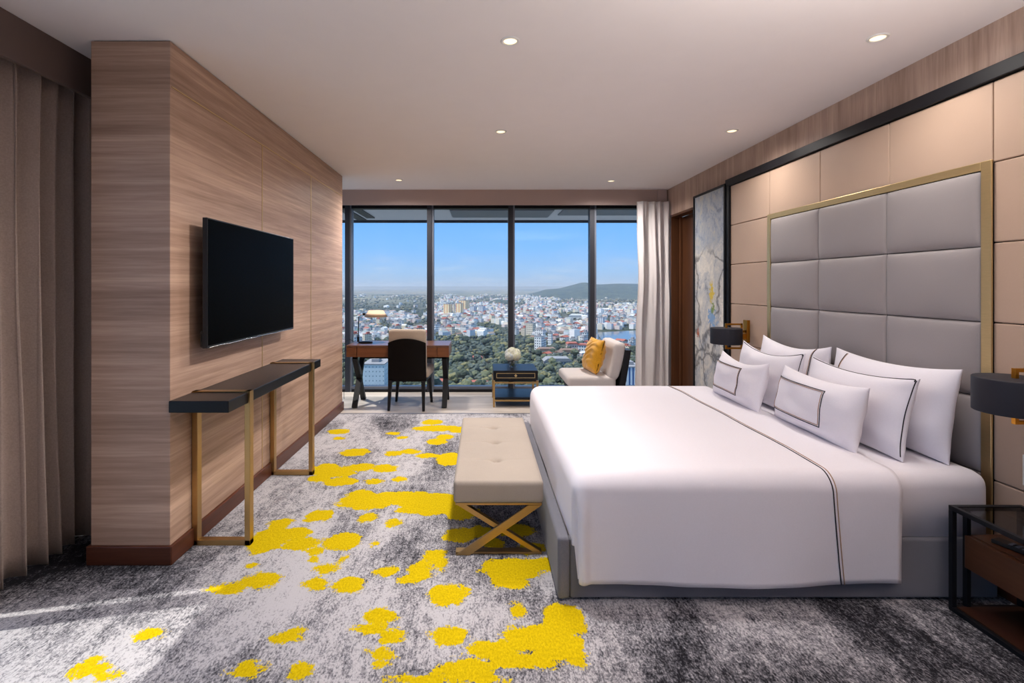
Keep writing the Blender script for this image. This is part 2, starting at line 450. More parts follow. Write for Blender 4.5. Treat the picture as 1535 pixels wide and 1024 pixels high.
def curtain(name, f, n, m, mat, label):
    bm = B(); grid(bm, f, n, m)
    o = obj(name, bm, mat, smooth=True)
    md = o.modifiers.new('thick', 'SOLIDIFY'); md.thickness = .004; md.offset = 0
    return tag(o, label, 'curtain')

def left_curtain(u, v):
    y = 2.172 + 1.448*u; z = .003 + 2.69*v
    ph = 2*PI*(u*14.0 + .22*math.sin(u*9) + .05*math.sin(v*3+u*20))
    amp = .036 + .018*math.sin(u*23+1) + .012*(1-v)
    n = mnoise.noise(Vector((u*9, v*2.2, 3.1)))
    sh = .05*math.sin(v*2.6+u*8)*(1-v)
    return (-2.335 + amp*math.sin(ph) + .02*n + .012*math.sin(2.0*ph+v*2), y + .02*math.cos(ph) + sh*.5, z)
curtain('curtain', left_curtain, 260, 24, M['curtain_dark'], 'heavy taupe floor length curtain in folds left of wood partition')

def right_curtain(u, v):
    wv = 1 - .06*math.exp(-((v-.6)/.2)**2)
    x = 2.465 - (1-u)*.41*wv
    z = .012 + 2.56*v
    ph = 2*PI*(u*3.6 + .2*math.sin(u*7+v*1.2) + .07*math.sin(v*5.0+u*4))
    n = mnoise.noise(Vector((u*3, v*2.2, 8.1))); n2 = mnoise.noise(Vector((u*9+v*3, v*4, 1.1)))
    return (x + .008*math.sin(ph*.5+v*3) - .03*(1-v)*(1-u), 6.61 + (.016+.012*(1-v))*math.sin(ph) + .004*math.sin(3*ph+v*4) + .035*n + .016*n2, z)
curtain('curtain', right_curtain, 150, 60, M['sheer'], 'pale off-white curtain gathered at the right end of the window')

# ------------------------------------------------------------------ downlights
lights = [(.15, 2.63), (2.055, 2.595), (.16, 4.18), (2.08, 4.16), (-1.01, 6.1), (1.59, 6.15)]
where = ['nearest the camera in the middle of the ceiling', 'nearest the camera above the bed head', 'in the middle of the ceiling over the bed foot',
         'above the far bedside near the headboard wall', 'above the writing desk near the window', 'above the lounge chair near the window']
t0 = thing('downlight', '', 'downlight', (0, 0, CEIL), 0, 'recessed ceiling downlights')
b_ = B(); lathe(b_, [(.036, -.001), (.036, -.006), (.047, -.007), (.05, -.001), (.05, .004), (.036, .004), (.036, -.001)], seg=40)
ring = obj('trim_ring', b_, M['white_plastic'], t0, local=True, smooth=True)
b_ = B(); lathe(b_, [(0, -.002), (.035, -.002), (.035, .003), (0, .003)], seg=32)
lens = obj('lens', b_, M['lamp_on'], t0, local=True)
def spot(x, y, e, size=165, blend=1.0, rad=.1, tilt=0.0):
    l = bpy.data.lights.new('downlight_beam', 'SPOT'); l.energy = e; l.color = (1.0, .94, .90)
    l.spot_size = math.radians(size); l.spot_blend = blend; l.shadow_soft_size = rad
    o = bpy.data.objects.new('downlight_beam', l); C.objects.link(o); o.location = (x, y, CEIL-.02); o.rotation_euler.y = tilt
SPOT_E = 120
for k, (x, y) in enumerate(lights):
    r = t0 if k == 0 else t0.copy()
    if k:
        C.objects.link(r)
        for ch in (ring, lens):
            c = ch.copy(); C.objects.link(c); c.parent = r
    r.location = (x, y, CEIL)
    r['label'] = 'small round glowing downlight ' + where[k]
    spot(x, y, (190, 50, 180, 62, 240, 200)[k], 128 if k in (0, 2) else 165, tilt=.38 if k in (0, 2) else 0)

# ------------------------------------------------------------------ television and console
t = thing('television', 'black flat screen television mounted on the wood partition', 'television', (PXR+.005, 3.43, 1.1))
Y0, Y1, Z0, Z1, TX = 2.79, 4.07, 1.11, 1.843, -1.53
obj('casing', bx(TX-.028, TX, Y0, Y1, Z0, Z1), M['tv_plastic'], t, bevel=.003)
obj('screen', bx(TX-.001, TX+.002, Y0+.008, Y1-.008, Z0+.016, Z1-.008), M['tv_screen'], t)
b_ = B(); box(b_, TX-.06, TX-.027, Y0+.12, Y1-.12, Z0+.0, Z0+.34); box(b_, TX-.05, TX-.027, Y0+.01, Y0+.3, Z0+.0, Z0+.1)
obj('rear_housing', b_, M['tv_plastic'], t, bevel=.012)
obj('wall_bracket', bx(PXR+.0006, TX-.027, 3.25, 3.61, 1.35, 1.65), M['black_metal'], t)
b_ = B(); tube(b_, [(TX+.002, y, Z0+.004+.002*math.sin(y*20)) for y in np.linspace(Y0+.02, Y1-.05, 12)], .003, 6)
obj('bottom_trim', b_, M['silver'], t, smooth=True)
obj('badge', bx(TX, TX+.004, 3.405, 3.455, Z0+.002, Z0+.012), M['silver'], t)

t = thing('console_table', 'narrow black console table on square gold hoops under the television', 'table', (-1.465, 3.345, 0))
b_ = B(); box(b_, -1.628, -1.315, 2.6, 4.09, .80, .862)
obj('tabletop', b_, M['console_black'], t, bevel=.004)
for yy in (2.835, 3.877):
    f = B()
    for x0, x1, z0, z1 in ((-1.63, -1.598, 0, .868), (-1.334, -1.302, 0, .868), (-1.63, -1.302, 0, .03), (-1.63, -1.302, .8625, .868)):
        box(f, x0, x1, yy-.022, yy+.022, z0, z1)
    obj('leg_frame', f, M['gold'], t, bevel=.002)

# ------------------------------------------------------------------ bench
t = thing('bench', 'beige tufted bench on crossed gold legs at the bed foot', 'bench', (.09, 3.355, 0))
BX0, BX1, BY0, BY1, BZ0, BZ1 = -.152, .335, 2.70, 4.02, .285, .405
btn = [(.09, 3.73), (.09, 3.38), (.09, 3.04)]
def cushion_top(x, y, zt):
    z = 0
    for bxx, byy in btn:
        dx, dy = x-bxx, y-byy; r = math.hypot(dx, dy)
        z -= .026*math.exp(-(r/.028)**2) + .006*math.exp(-(r/.11)**2)
        z -= .006*math.exp(-(dy/.012)**2)*(1 if dx < 0 else .4)*max(0, 1-abs(dx)/.26)
    return z
def round_slab(x0, x1, y0, y1, z0, z1, r, f=None, nx=40, ny=80, puff=.0, corner=.02):
    """cushion: rounded box with soft upper and lower edges; f displaces the top"""
    bm = B(); box(bm, x0, x1, y0, y1, z0, z1)
    bmesh.ops.subdivide_edges(bm, edges=[e for e in bm.edges if abs(e.verts[0].co.x-e.verts[1].co.x) > 1e-6], cuts=nx, use_grid_fill=True)
    bmesh.ops.subdivide_edges(bm, edges=[e for e in bm.edges if abs(e.verts[0].co.y-e.verts[1].co.y) > 1e-6], cuts=ny, use_grid_fill=True)
    bmesh.ops.subdivide_edges(bm, edges=[e for e in bm.edges if abs(e.verts[0].co.z-e.verts[1].co.z) > 1e-6], cuts=8, use_grid_fill=True)
    lo, hi = Vector((x0+r, y0+r, z0+r)), Vector((x1-r, y1-r, z1-r))
    for v in bm.verts:
        c = v.co
        # spread the outer rows so the rounding is sampled
        q = Vector((min(max(c.x, lo.x), hi.x), min(max(c.y, lo.y), hi.y), min(max(c.z, lo.z), hi.z)))
        dv = c - q
        if dv.length > 1e-9:
            m = max(abs(dv.x), abs(dv.y), abs(dv.z))
            v.co = q + dv.normalized()*m
        if puff:
            u = 2*(c.x-x0)/(x1-x0)-1; w = 2*(c.y-y0)/(y1-y0)-1
            v.co.z += puff*max(0, (1-u*u))*max(0, (1-w*w))*(1 if c.z > (z0+z1)/2 else 0)
        if f and c.z > z1-.03: v.co.z += f(v.co.x, v.co.y, v.co.z)
    return bm
obj('seat_cushion', round_slab(BX0, BX1, BY0, BY1, BZ0, BZ1, .018, cushion_top, 60, 150, .006), M['bench_fab'], t, smooth=True)
for bxx, byy in btn:
    b_ = B(); lathe(b_, [(0, .007), (.006, .006), (.010, .002), (.010, -.004), (0, -.004)], (bxx, byy, BZ1-.022), 16)
    obj('button', b_, M['bench_fab'], t, smooth=True)
for yy, sgn in ((2.735, 1), (3.985, -1)):
    f = B(); x0, x1 = BX0+.01, BX1-.008
    box(f, x0, x1, yy-.025, yy+.025, BZ0-.012, BZ0)
    obj('top_rail', f, M['gold'], t, bevel=.002); f = B()
    box(f, x0, x1, yy-.025+.012*sgn, yy+.025+.012*sgn, 0, .012)
    obj('bottom_rail', f, M['gold'], t, bevel=.002)
    f = B(); prism(f, [(x0, 0), (x0+.075, 0), (x1, BZ0-.013), (x1-.075, BZ0-.013)], 1, yy-.025*sgn, yy-.012*sgn)
    obj('cross_bar', f, M['gold'], t, bevel=.002)
    f = B(); prism(f, [(x1, .012), (x1-.05, .012), (x0, BZ0-.013), (x0+.05, BZ0-.013)], 1, yy-.010*sgn, yy+.025*sgn)
    obj('cross_bar', f, M['gold'], t, bevel=.002)
for xa in (-.04, .19): obj('under_rail', bx(xa, xa+.04, 2.8, 3.95, BZ0-.05, BZ0-.001), M['black_metal'], t)

# ------------------------------------------------------------------ bed
FY0, FY1, FX0 = 2.32, 4.27, .352
t = thing('bed_frame', 'grey upholstered bed base with raised foot panel', 'bed', (1.4, 3.3, 0))
obj('foot_panel', bx(FX0, .408, FY0-.01, FY1+.01, .01, .297), M['bed_grey'], t, bevel=.016, seg=4)
obj('side_panel', bx(.409, 2.40, FY0, FY0+.055, .01, .29), M['bed_grey'], t, bevel=.014, seg=4)
obj('side_panel', bx(.409, 2.40, FY1-.055, FY1, .01, .29), M['bed_grey'], t, bevel=.014, seg=4)
obj('slat_deck', bx(.41, 2.40, FY0+.056, FY1-.056, .16, .2), M['black_metal'], t)
for x in (.45, 2.3):
    for y in (FY0+.1, FY1-.15): obj('foot', bx(x, x+.05, y, y+.05, 0, .159), M['black_metal'], t)

MZ = .585
mb = B(); box(mb, .425, 2.392, FY0+.012, FY1-.012, .2925, MZ)
es = [e for e in mb.edges if max(v.co.z for v in e.verts) > .5]
bmesh.ops.bevel(mb, geom=es, offset=.07, segments=6, affect='EDGES', profile=.5)
m_ = obj('mattress', mb, M['white_linen'], smooth=True)
for p in m_.data.polygons: p.use_smooth = len(p.vertices) < 5 and p.area < .5
tag(m_, 'white sheeted mattress showing between duvet and pillows', 'mattress')
obj('mattress_core', bx(.43, 2.385, FY0+.06, FY1-.06, .2005, .2924), M['white_linen'], m_)

# duvet: plan outline + rounded edge + drop
DX0, DX1, DYN, DYF, DT, DR = .414, 1.905, 2.262, 4.325, .607, .085
def puff(x, y):
    a = min(1, max(0, (x-DX0)/.5)); b = min(1, max(0, (y-DYN)/.35)); c = min(1, max(0, (DYF-y)/.35))
    return .012*a*b*c + .006*mnoise.noise(Vector((x*2.2, y*2.2, 0))) * a*b*c
def wav(x, z, seed):
    k = max(0.0, min(1.0, (DT-.06-z)/.45))
    return k*(.011*math.sin(x*5.5+seed) + .007*mnoise.noise(Vector((x*6, z*2, seed))))
NSX, NSY, NCF = 70, 70, 18
per = []  # (P, dir, side)
ix0, ix1, iy0, iy1 = DX0+DR, DX1, DYN+DR, DYF-DR
for i in range(NSX+1):
    per.append(((ix1+(ix0-ix1)*i/NSX, iy0), (0, -1), 'near'))
for k in range(1, NCF):
    a = PI/2*k/NCF; per.append(((ix0, iy0), (-math.sin(a), -math.cos(a)), 'near' if k < NCF*.62 else 'foot'))
for i in range(NSY+1):
    per.append(((ix0, iy0+(iy1-iy0)*i/NSY), (-1, 0), 'foot'))
for k in range(1, NCF):
    a = PI/2*k/NCF; per.append(((ix0, iy1), (-math.cos(a), math.sin(a)), 'foot' if k < NCF*.4 else 'far'))
for i in range(NSX+1):
    per.append(((ix0+(ix1-ix0)*i/NSX, iy1), (0, 1), 'far'))
def sq(d, n):
    c, s = abs(d[0]), abs(d[1])
    k = (c**n + s**n)**(-1/n)
    return (d[0]*k, d[1]*k)
def duvet_col(P, d, side):
    pts = []
    for j in range(0, 9):
        ph = PI/2*j/8
        e = sq(d, 2.0 + 1.0*j/8)
        pts.append(Vector((P[0]+e[0]*DR*math.sin(ph), P[1]+e[1]*DR*math.sin(ph), DT-DR*(1-math.cos(ph)) + puff(P[0], P[1])*math.cos(ph))))
    zh = {'near': .103, 'far': .12, 'foot': .262}[side]
    if side == 'near': zh += .006*math.sin(P[0]*4.2)
    z0 = DT-DR
    for j in range(1, 19):
        z = z0 + (zh-z0)*j/18
        k = min(1, (z0-z)/.12)
        e = sq(d, 3.0 + 6*k)
        off = DR + (wav(P[0], z, 1.0) if side != 'foot' else .5*wav(P[1], max(z, .3), 5.0))
        an = math.degrees(math.atan2(abs(d[0]), abs(d[1])))
        if P[1] < 3 and 0 < an < 90: off += k*(.014*math.exp(-((an-22)/12)**2) - .03*math.exp(-((an-50)/10)**2))
        x, y = P[0]+e[0]*off, P[1]+e[1]*off
        if side == 'foot' : x = max(x, DX0-.001)
        pts.append(Vector((x, y, z)))
    return pts
bm = B()
colsV = [[bm.verts.new(p) for p in duvet_col(*c)] for c in per]
for A, Bc in zip(colsV, colsV[1:]):
    for j in range(len(A)-1):
        bm.faces.new((A[j], A[j+1], Bc[j+1], Bc[j]))
nx, ny = NSX, NSY
grid(bm, lambda u, v: (ix1+(ix0-ix1)*u, iy0+(iy1-iy0)*v, DT+puff(ix1+(ix0-ix1)*u, iy0+(iy1-iy0)*v)), nx, ny)
bmesh.ops.remove_doubles(bm, verts=bm.verts, dist=.0006)
bmesh.ops.recalc_face_normals(bm, faces=bm.faces)
dv = obj('duvet', bm, M['white_linen'], smooth=True)
md = dv.modifiers.new('thick', 'SOLIDIFY'); md.thickness = .016; md.offset = -1
tag(dv, 'smooth white duvet with a dark and tan line, covering the bed', 'duvet')
def duvet_line(x, r, mat, lift=.0012):
    pts = []
    near = duvet_col((x, iy0), (0, -1), 'near')[::-1]
    far = duvet_col((x, iy1), (0, 1), 'far')
    top = [Vector((x, iy0+(iy1-iy0)*i/60, DT+puff(x, iy0+(iy1-iy0)*i/60))) for i in range(1, 60)]
    for p in near: pts.append(p+Vector((.045*max(0, (DT-p.z)/.5)**1.2, -lift, lift*.4)))
    for p in top: pts.append(p+Vector((0, 0, lift)))
    for p in far: pts.append(p+Vector((0, lift, lift*.4)))
    b_ = B(); tube(b_, pts, r, 6); o = obj('piping', b_, mat, dv, smooth=True); return o
duvet_line(1.585, .0026, M['pip_black'])['label'] = 'thin dark line across the duvet'
duvet_line(1.600, .0022, M['pip_tan'])['label'] = 'thin tan line across the duvet'

# pillows
def pillow_fn(w, h, T, conc=.05, sag=.05, seed=0):
    def f(u, v, side):
        # u,v in -1..1 ; returns local (x toward the viewer is negative), y width, z height
        eu, ev = 1-u*u, 1-v*v
        y = w/2*u*(1-conc*ev*(abs(u)**3))
        z = h/2*v*(1-conc*eu*(abs(v)**3)) 
        if v > 0: z -= sag*h*eu*v*v
        th = T*(max(0, 1-abs(u)**3.2)**.62)*(max(0, 1-abs(v)**2.8)**.62)
        nz = .012*mnoise.noise(Vector((u*2.2+seed, v*2.2, side*.5+seed)))*min(1, th/T*2)
        return Vector((side*(th+nz+.003), y, z+h/2))
    return f
def make_pillow(label, loc, w, h, T, lean, rz, deco, conc=.05, sag=.05, seed=0, grp=None):
    f = pillow_fn(w, h, T, conc, sag, seed); N = 44
    bm = B()
    def warp(a): # denser at edges
        a = 2*a-1
        return math.sin(a*PI/2)
    grid(bm, lambda a, b: f(warp(a), warp(b), -1), N, N)
    grid(bm, lambda a, b: f(warp(a), warp(b), 1), N, N)
    # close the rim
    ring = []
    for i in range(N): ring.append((warp(i/N), -1))
    for i in range(N): ring.append((1, warp(i/N)))
    for i in range(N): ring.append((warp(1-i/N), 1))
    for i in range(N): ring.append((-1, warp(1-i/N)))
    A = [bm.verts.new(f(a, b, -1)) for a, b in ring]; D = [bm.verts.new(f(a, b, 1)) for a, b in ring]
    for i in range(len(ring)):
        j = (i+1) % len(ring); bm.faces.new((A[i], A[j], D[j], D[i]))
    bmesh.ops.remove_doubles(bm, verts=bm.verts, dist=.0002)
    bmesh.ops.recalc_face_normals(bm, faces=bm.faces)
    p = obj('pillow', bm, M['white_linen'], smooth=True)
    p.location = loc; p.rotation_euler = (0, lean, rz)
    tag(p, label, 'pillow', grp)
    def line(uvs, r, mat, closed=False, lift=.0015):
        pts = [f(a, b, -1)+Vector((-lift, 0, 0)) for a, b in uvs]
        b_ = B(); tube(b_, pts, r, 6, closed); obj('piping', b_, mat, p, local=True, smooth=True)
    def seg(p0, p1, n=24):
        return [(p0[0]+(p1[0]-p0[0])*i/n, p0[1]+(p1[1]-p0[1])*i/n) for i in range(n)]
    if deco == 'rect':
        for k, (m_, r) in enumerate(((M['pip_black'], .0024), (M['pip_tan'], .0019))):
            a, b = .93-.03*k, .60-.05*k
            a0 = -.45 + .03*k
            line(seg((a0, -b), (a, -b))+seg((a, -b), (a, b))+seg((a, b), (a0, b))+seg((a0, b), (a0, -b)), r, m_, True)
    elif deco == 'edge':   # dark line along the top edge and down the camera-side edge
        q = .985
        line(seg((-.97, .9), (-.97, q), 6)[1:]+seg((-.93, q), (.95, q), 40)+[(.95, q)], .0026, M['pip_black'])
        line(seg((-q, .95), (-q, -.95), 40), .0026, M['pip_black'])
    elif deco == 'cuff':
        line(seg((.72, .97), (.72, -.97), 40), .0024, M['pip_black'])
        line(seg((.70, .97), (.70, -.97), 40), .0018, M['pip_tan'])
    elif deco == 'cuff2':
        line(seg((-.72, .97), (-.72, -.97), 40), .0024, M['pip_black'])
        line(seg((-.70, .97), (-.70, -.97), 40), .0018, M['pip_tan'])
    return p
TOPZ = .588; G = 'white pillows at the bed head'
make_pillow('largest white pillow leaning on the headboard, nearest the camera', (2.275, 2.865, TOPZ), .86, .47, .085, .14, 0, 'cuff', .04, .06, 1, G)
make_pillow('large white pillow leaning on the headboard at the far side of the bed', (2.275, 3.72, TOPZ), .80, .47, .08, .10, 0, 'cuff2', .04, .10, 2, G)
make_pillow('white middle row pillow with dark piped edge, near side of the bed', (2.085, 2.875, TOPZ), .80, .42, .075, .20, .0, 'edge', .05, .07, 3, G)
make_pillow('white middle row pillow with dark piped edge, far side of the bed', (2.075, 3.70, TOPZ), .78, .43, .075, .16, .0, 'edge', .05, .12, 4, G)
make_pillow('small white front pillow with a lined rectangle, nearer the camera', (1.90, 2.895, TOPZ+.018), .74, .345, .085, .20, -.03, 'rect', .05, .06, 5, G)
make_pillow('small white front pillow with a lined rectangle, farther from the camera', (1.845, 3.665, TOPZ+.018), .68, .345, .085, .22, -.03, 'rect', .06, .12, 6, G)

# headboard
t = thing('headboard', 'grey padded leather headboard in a gold frame on the wall', 'headboard', (2.45, 3.325, 0))
hy = [2.444, 3.017, 3.625, 4.225]; hz = [.2, .548, .917, 1.285, 1.652, 2.022]
def pad(y0, y1, z0, z1, xf, depth):
    def f(a, b):
        u, v = math.sin((2*a-1)*PI/2), math.sin((2*b-1)*PI/2)
        e = ((1-abs(u)**9)*(1-abs(v)**7))
        k = max(0, e)**.42
        k2 = (1-u*u)*(1-v*v)
        return (xf + depth*(1-k) - .010*k2, (y0+y1)/2 - u*(y1-y0)/2, (z0+z1)/2 + v*(z1-z0)/2)
    bm = B(); grid(bm, f, 30, 26); return bm
for a, b in zip(hy, hy[1:]):
    for z0, z1 in zip(hz, hz[1:]):
        obj('padded_panel', pad(a+.001, b-.001, z0+.001, z1-.001, 2.425, .023), M['grey_leather'], t, smooth=True)
obj('backing_board', bx(2.447, 2.499, 2.40, 4.25, .1, 2.05), M['black_metal'], t)
f = B()
for ya, yb, za, zb in ((2.392, 2.443, .1, 2.066), (4.226, 4.272, .1, 2.066), (2.443, 4.226, 2.023, 2.066)):
    box(f, 2.436, 2.4465, ya, yb, za, zb)
obj('gold_frame', f, M['gold_pale'], t, bevel=.003)

# ------------------------------------------------------------------ wall lamps
def wall_lamp(yc, label):
    zc = 1.0
    t = thing('wall_lamp', label, 'lamp', (PX, yc, zc), 0, 'wall lamps beside the headboard')
    obj('backplate', bx(PX-.028, PX, yc-.035, yc+.035, zc-.06, zc+.145), M['brass'], t, bevel=.002)
    f = B(); cx = 2.25
    for a in ((cx-.008, 2.40, .098, .114), (cx-.008, 2.40, -.122, -.106), (2.384, 2.40, -.122, .114), (cx-.008, cx+.008, .07, .1), (cx-.008, cx+.008, -.11, -.07)):
        box(f, a[0], a[1], yc-.009, yc+.009, zc+a[2], zc+a[3])
    obj('bracket', f, M['brass'], t, bevel=.0015)
    f = B(); box(f, 2.398, PX-.027, yc-.018, yc+.018, zc-.03, zc+.02)
    lathe(f, [(0, -.012), (.014, -.01), (.014, .01), (0, .012)], (2.412, yc, zc+.04), 12)
    obj('swivel_joint', f, M['brass'], t)
    f = B(); lathe(f, [(.01, .072), (.132, .072), (.135, .069), (.135, -.071), (.131, -.074), (.128, -.071), (.128, .062), (.01, .064), (.01, .072)], (cx, yc, zc), 56)
    obj('lamp_shade', f, M['black_shade'], t, smooth=True, bevel=.001)
    f = B(); lathe(f, [(0, -.03), (.02, -.028), (.03, -.005), (.02, .03), (0, .04)], (cx, yc, zc), 20)
    obj('bulb', f, M['white_plastic'], t, smooth=True)
    return t
wall_lamp(4.605, 'black drum wall lamp on brass bracket in front of the painting')
wall_lamp(2.11, 'black drum wall lamp on brass bracket above the nightstand')
t = obj('light_switch', bx(PX-.008, PX, 2.16, 2.262, .56, .70), M['white_plastic'], bevel=.003)
tag(t, 'white switch plate on the beige wall above the nightstand', 'switch')
obj('rocker', bx(PX-.011, PX-.008, 2.185, 2.235, .59, .67), M['white_plastic'], t, bevel=.001)

# ------------------------------------------------------------------ nightstand
t = thing('nightstand', 'black metal framed nightstand with glass top and wooden drawer', 'nightstand', (2.28, 1.95, 0))
nx0, nx1, ny0, ny1, nz = 2.11, 2.438, 1.62, 2.262, .472
w = .02
for z0 in (0, nz-w):
    f = B()
    box(f, nx0, nx0+w, ny0, ny1, z0, z0+w); box(f, nx1-w, nx1, ny0, ny1, z0, z0+w)
    box(f, nx0+w, nx1-w, ny0, ny0+w, z0, z0+w); box(f, nx0+w, nx1-w, ny1-w, ny1, z0, z0+w)
    obj('metal_rail', f, M['black_metal'], t, bevel=.0015)
for x in (nx0, nx1-w):
    for y in (ny0, ny1-w):
        obj('leg', bx(x, x+w, y, y+w, w, nz-w), M['black_metal'], t, bevel=.0015)
for y in (ny0+.003, ny1-w-.003):
    obj('drawer_support', bx(2.172, 2.19, y, y+w, .0205, nz-w), M['black_metal'], t)
obj('glass_top', bx(nx0+w, nx1-w, ny0+w, ny1-w, nz-.012, nz-.003), M['smoked_glass'], t)
obj('bottom_shelf', bx(nx0+w, nx1-w, ny0+w, ny1-w, .008, .024), wood('dark_shelf_wood', (48, 28, 20), (66, 40, 28), (14, 1.2, 14), .35), t)
obj('drawer_box', bx(2.185, nx1-w, ny0+.03, ny1-.025, .205, .35), M['night_wood'], t, bevel=.002)
df = obj('drawer_front', bx(2.163, 2.1845, ny0+.025, ny1-.02, .2, .345), M['night_wood'], t, bevel=.003)
b_ = B(); box(b_, 2.142, 2.1625, 1.935, 1.975, .265, .29)
obj('knob', b_, M['black_metal'], df, bevel=.002)
for v in df.children: v.location = Vector((0,0,0)); v.matrix_parent_inverse.identity()
r = thing('remote_control', 'flat black remote control on the wooden drawer box under glass', 'remote', (2.25, 2.09, .351), .3)
obj('body', bx(-.025, .025, -.085, .085, 0, .018), M['tv_plastic'], r, local=True, bevel=.004)
f = B()
for i in range(5):
    for j in range(3): box(f, -.017+.012*j, -.008+.012*j, -.07+.022*i, -.058+.022*i, .018, .0205)
obj('buttons', f, M['alu_grey'], r, local=True)['kind'] = 'stuff'

# ------------------------------------------------------------------ painting
def canvas():
    t = NT('abstract_canvas')
    co = t.new('ShaderNodeTexCoord'); sp = t.new('ShaderNodeSeparateXYZ'); t.link(co.outputs['Object'], sp.inputs[0])
    y, z = sp.outputs['Y'], sp.outputs['Z']
    nb = t.noise(t.coords((1, 1.6, 1)), 2.4, 5, .65, 1.4)
    nf = t.noise(t.coords(), 22, 5, .7, .8)
    f = t.math('ADD', t.math('MULTIPLY', nb, .65), t.math('MULTIPLY', nf, .35))
    sky = t.ramp(f, [(.36, lin((104, 112, 126))), (.48, lin((152, 160, 174))), (.58, lin((176, 176, 172))), (.68, lin((200, 186, 150)))])
    stone = t.ramp(f, [(.34, lin((92, 98, 108))), (.44, lin((172, 174, 178))), (.56, lin((206, 200, 190))), (.7, lin((230, 224, 214)))])
    zz = t.math('ADD', z, t.math('MULTIPLY', t.math('SUBTRACT', nb, .5), .9))
    top = t.ramp(t.math('MULTIPLY', zz, .4), [(.735, (0,0,0,1)), (.765, (1,1,1,1))])
    c = t.mix(top, stone, sky)
    vo = t.new('ShaderNodeTexVoronoi', feature='DISTANCE_TO_EDGE'); vo.inputs['Scale'].default_value = 1.5
    vv = t.new('ShaderNodeVectorMath', operation='ADD')
    nn = t.new('ShaderNodeTexNoise'); nn.inputs['Scale'].default_value = 3.5; nn.inputs['Detail'].default_value = 4
    t.link(co.outputs['Object'], nn.inputs['Vector']); t.link(co.outputs['Object'], vv.inputs[0])
    sc = t.new('ShaderNodeVectorMath', operation='SCALE'); sc.inputs['Scale'].default_value = .5
    t.link(nn.outputs['Color'], sc.inputs[0]); t.link(sc.outputs[0], vv.inputs[1]); t.link(vv.outputs[0], vo.inputs['Vector'])
    crack = t.ramp(vo.outputs['Distance'], [(.0, (1,1,1,1)), (.05, (0,0,0,1))])
    below = t.ramp(t.math('MULTIPLY', z, .4), [(.70, (1,1,1,1)), (.77, (0,0,0,1))])
    c = t.mix(t.math('MULTIPLY', t.math('MULTIPLY', crack, below), .8), c, lin((46, 46, 54)))
    def spotm(yc, zc, ry, rz, r=.5):
        a = t.math('DIVIDE', t.math('SUBTRACT', y, yc), ry); b = t.math('DIVIDE', t.math('SUBTRACT', z, zc), rz)
        d = t.math('SQRT', t.math('ADD', t.math('MULTIPLY', a, a), t.math('MULTIPLY', b, b)))
        d = t.math('ADD', d, t.math('MULTIPLY', t.math('SUBTRACT', nf, .5), 5.0))
        return t.ramp(d, [(.6, (1,1,1,1)), (1.0, (0,0,0,1))])
    c = t.mix(spotm(5.27, 1.12, .1, .12), c, lin((124, 158, 196)))
    c = t.mix(spotm(5.06, 1.0, .05, .35), c, lin((226, 220, 210)))
    c = t.mix(spotm(5.28, 1.38, .06, .1), c, lin((206, 178, 60)))
    c = t.mix(spotm(5.26, 1.22, .04, .06), c, lin((120, 140, 70)))
    c = t.mix(spotm(5.62, .93, .03, .06), c, lin((170, 96, 66)))
    t.link(c, t.b.inputs['Base Color']); t.set(Roughness=.55); t.bump(nf, .3, .006)
    return t.m
AY0, AY1, AZ0, AZ1 = 4.985, 5.725, .22, 2.478
pt = obj('painting', bx(2.432, 2.47, AY0+.02, AY1-.02, AZ0+.02, AZ1-.02), canvas())
tag(pt, 'tall grey, white and blue abstract painting beside the dark doorway', 'painting')
f = B()
for a in ((AY0, AY0+.02, AZ0, AZ1), (AY1-.02, AY1, AZ0, AZ1), (AY0+.02, AY1-.02, AZ0, AZ0+.02), (AY0+.02, AY1-.02, AZ1-.02, AZ1)):
    box(f, 2.418, 2.472, a[0], a[1], a[2], a[3])
obj('frame', f, M['black_metal'], pt)
obj('hanging_rail', bx(2.47, 2.5, 5.02, 5.3, 2.3, 2.4), M['black_metal'], pt)

# ------------------------------------------------------------------ desk, chair, lamp
t = thing('desk', 'red brown writing desk on black crossed legs by the window', 'desk', (-1.0, 6.18, 0))
dx0, dx1, dy0, dy1, dz0, dz1 = -1.606, -.388, 5.93, 6.45, .612, .752
obj('desktop', bx(dx0, dx1, dy0, dy1, dz1-.022, dz1), wood('desk_top_gloss', (92, 60, 44), (122, 86, 66), (1.2, 16, 16), .28, .6), t, bevel=.002)
obj('carcass', bx(dx0, dx1, dy0+.018, dy1, dz0, dz1-.0225), M['desk_wood'], t, bevel=.002)
for a, b in ((dx0, -1.482), (-1.478, -.532), (-.528, dx1)):
    obj('drawer_front', bx(a+.002, b-.002, dy0, dy0+.0175, dz0+.002, dz1-.024), M['desk_wood'], t, bevel=.0015)
for x in (-1.515, -.445):
    f = B(); beam(f, (x, dy0+.03, .0), (x, dy1-.05, dz0-.012), .05, .06, (1, 0, 0))
    for v in f.verts: v.co.z = min(max(v.co.z, 0), dz0-.001)
    obj('leg', f, M['black_metal'], t)
    f = B(); beam(f, (x, dy1-.03, .0), (x, dy0+.05, dz0-.012), .05, .06, (1, 0, 0))
    for v in f.verts: v.co.z = min(max(v.co.z, 0), dz0-.001)
    obj('leg', f, M['black_metal'], t)
obj('stretcher', bx(-1.5, -.46, 6.2, 6.24, dz0-.055, dz0-.001), M['black_metal'], t)

